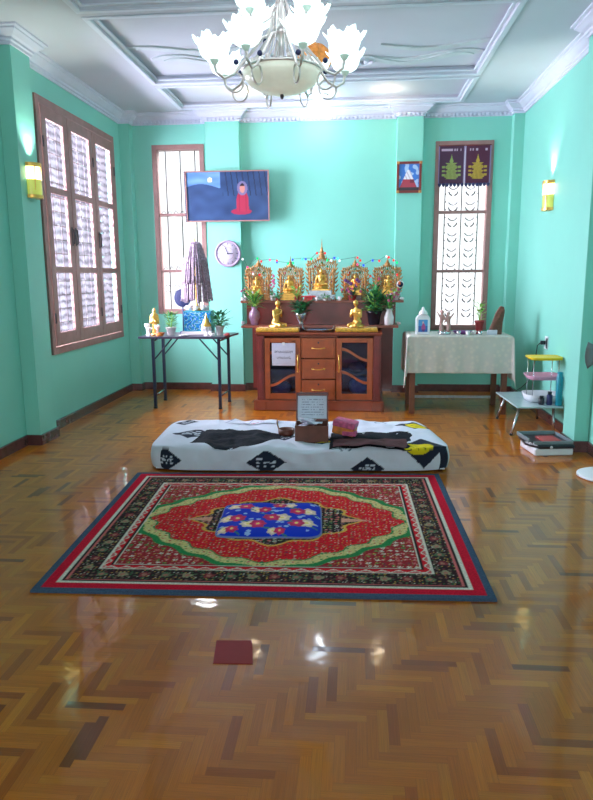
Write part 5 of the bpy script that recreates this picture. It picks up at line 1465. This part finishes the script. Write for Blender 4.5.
# ------------------------------------------------------------------ chandelier and ceiling lamps
def chandelier():
    CX, CYY = -.395, 3.80
    r = thing('chandelier', 'large chrome chandelier with tulip glass shades and a marbled bowl', 'chandelier', (CX, CYY, 0))
    m = MB(); m.lathe([(.0, 2.302), (.06, 2.306), (.12, 2.322), (.168, 2.348), (.198, 2.380), (.210, 2.412), (.203, 2.412), (.16, 2.355), (0, 2.312)], n=48); bowl = m.build('glass_bowl', 'bowl', r)
    m = MB(); m.ell((0, 0, 2.293), (.010, .010, .016), 10, 6); m.build('finial', 'iron', bowl)
    m = MB(); m.lathe([(.205, 2.412), (.216, 2.414), (.218, 2.424), (.20, 2.430), (.08, 2.440), (.03, 2.455), (.014, 2.50), (.014, 2.56), (.035, 2.60), (.045, 2.62), (.02, 2.66), (.016, 2.74), (.045, 2.80), (.02, 2.84), (.014, 2.88), (.012, 3.20), (.07, 3.21), (.09, 3.235), (.09, 3.25)], n=28)
    m.build('central_column', 'chrome', r)
    def rot(p, a): c, s = math.cos(a), math.sin(a); return (p[0]*c-p[1]*s, p[0]*s+p[1]*c, p[2])
    for k in range(8):
        a = -PI/2+PI/8+k*PI/4
        pts = [(.045, 0, 2.60), (.10, 0, 2.575), (.16, 0, 2.50), (.215, 0, 2.44), (.26, 0, 2.385), (.31, 0, 2.36), (.352, 0, 2.385), (.362, 0, 2.43)]
        m = MB(); m.tube([rot(p, a) for p in pts], .0075, 8)
        sw = [(.26+.05*math.cos(t), 0, 2.345+.05*math.sin(t)) for t in [PI*.6+q*.42 for q in range(12)]]; m.tube([rot(p, a) for p in sw], .005, 6)
        arm = m.build('arm', 'chrome', r)
        m = MB(); m.ell(rot((.25, .012, 2.44), a), .014, 10, 6); m.build('crystal_ball', 'navy', arm)
        shade_at(rot((.362, 0, 2.435), a), r, k)
    for k in range(4):
        a = -PI/2+PI/4+k*PI/2
        pts = [(.04, 0, 2.72), (.08, 0, 2.66), (.14, 0, 2.62), (.19, 0, 2.635), (.205, 0, 2.665)]
        m = MB(); m.tube([rot(p, a) for p in pts], .007, 8); arm = m.build('arm', 'chrome', r)
        m = MB(); m.ell(rot((.14, 0, 2.60), a), .013, 10, 6); m.build('crystal_ball', 'navy', arm)
        shade_at(rot((.205, 0, 2.668), a), r, k+9)
    m = MB()
    for k in range(10):
        a = k*PI/5; m.tube([rot(p, a) for p in [(.025, 0, 2.76), (.05, 0, 2.70), (.065, 0, 2.60), (.115, 0, 2.50), (.165, 0, 2.445)]], .0045, 6)
        m.ell(rot((.175, 0, 2.448), a), .013, 8, 6)
    m.build('curled_rods', 'chrome', r)
    d = bpy.data.lights.new('chandelier_light', 'POINT'); d.energy = 3; d.color = (.92, .97, 1); d.shadow_soft_size = .3
    o = bpy.data.objects.new('chandelier_light', d); col.objects.link(o); o.parent = r; o.location = (0, 0, 2.95)
def shade_at(c, r, k):
    m = MB(); N = 48
    prof = [(.012, .008), (.042, .012), (.064, .028), (.076, .052), (.082, .076), (.091, .095), (.103, .104)]
    ph = k*.7
    def fn(rr, z, a, i):
        t = i/6; w = math.cos(6*a+ph); w2 = math.cos(18*a+ph)
        return rr*(1+.08*w*t*t+.035*w2*t*t), z+(.014*w+.008*w2)*t*t
    m.lathe(prof, c, N, fn=fn); sh = m.build('glass_shade', 'shade', r, solid=.003)
    m = MB(); m.lathe([(.006, -.014), (.014, -.008), (.022, .006), (.026, .012), (.014, .010)], c, 20); m.build('shade_holder', 'shadebase', sh)
    m = MB(); m.ell((c[0], c[1], c[2]+.07), (.02, .02, .035), 10, 6); m.build('bulb', 'bulb', sh)
chandelier()
def downlight(x, y, mt, size, label, en, colr):
    r = thing('ceiling_spotlight', label, 'ceiling light', (x, y, ZC+.06))
    m = MB(); m.lathe([(size*1.35, 0), (size*1.35, -.006), (size*1.05, -.010), (size*1.0, -.004)], n=28); m.build('rim', 'white', r)
    m = MB(); m.ell((0, 0, -.006), (size, size, .008), 20, 6); m.build('lens', mt, r)
    d = bpy.data.lights.new('spot_light', 'POINT'); d.energy = en; d.color = colr; d.shadow_soft_size = .05
    o = bpy.data.objects.new('spot_light', d); col.objects.link(o); o.parent = r; o.location = (0, 0, -.16)
downlight(-1.123, 7.244, 'spotwarm', .030, 'small warm ceiling spotlight left of the bright white one', 2, (1, .8, .55))
downlight(-.40, 7.50, 'spotcool', .085, 'bright bluish white ceiling spotlight above the shrine centre', 4, (.85, .93, 1))  # lens drawn wide to take in the bloom round this lamp
downlight(.324, 7.33, 'spotwarm', .034, 'small warm ceiling spotlight on the right of the bright white one', 2, (1, .8, .55))
def amber_lamp():
    r = thing('pendant_lamp', 'round amber patterned glass lamp hanging behind the chandelier', 'ceiling light', (-.31, 5.35, 0))
    m = MB(); m.ell((0, 0, 2.93), (.125, .125, .105), 28, 14); m.build('glass_globe', 'amber', r)
    m = MB(); m.tube([(0, 0, 3.03), (0, 0, 3.25)], .008, 8); m.lathe([(.05, 3.225), (.055, 3.25)], n=16); m.build('rod', 'gold', r)
    m = MB()
    for k in range(10):
        a = k*PI/5; m.tube([(.127*math.sin(t)*math.cos(a), .127*math.sin(t)*math.sin(a), 2.93+.107*math.cos(t)) for t in [q*PI/12 for q in range(13)]], .003, 5)
    m.build('metal_ribs', 'gold', r)
amber_lamp()

GROUPS = {'buddha_statue': 'gold seated statues on the upper shrine shelf', 'kneeling_statue': 'gold kneeling figures on the cabinet top',
          'flower_pot': 'small flower pots on the upper shrine shelf', 'flower_vase': 'vases on the lower shrine shelf', 'potted_plant': 'potted plants',
          'wooden_block': 'blocks under the small statues', 'offering_cup': 'small offering cups', 'candle_cup': 'white candle cups by the standing figure',
          'knotted_ornament': 'white ornaments at the shelf ends', 'cloth_bundle': 'bundles inside the cabinet', 'offering_stand': 'gold clothed stands on the cabinet',
          'framed_picture': 'framed pictures on the pillars', 'hanging_banner': 'banners over the right window', 'wall_sconce': 'wall lamps',
          'ceiling_spotlight': 'small ceiling spotlights', 'ceiling_scroll': 'plaster scrolls in the ceiling', 'jar': 'small jars on the low table'}
for o in bpy.data.objects:
    if o.parent is None and 'label' in o:
        b = o.name.split('.')[0]
        if b in GROUPS and 'group' not in o: o['group'] = GROUPS[b]
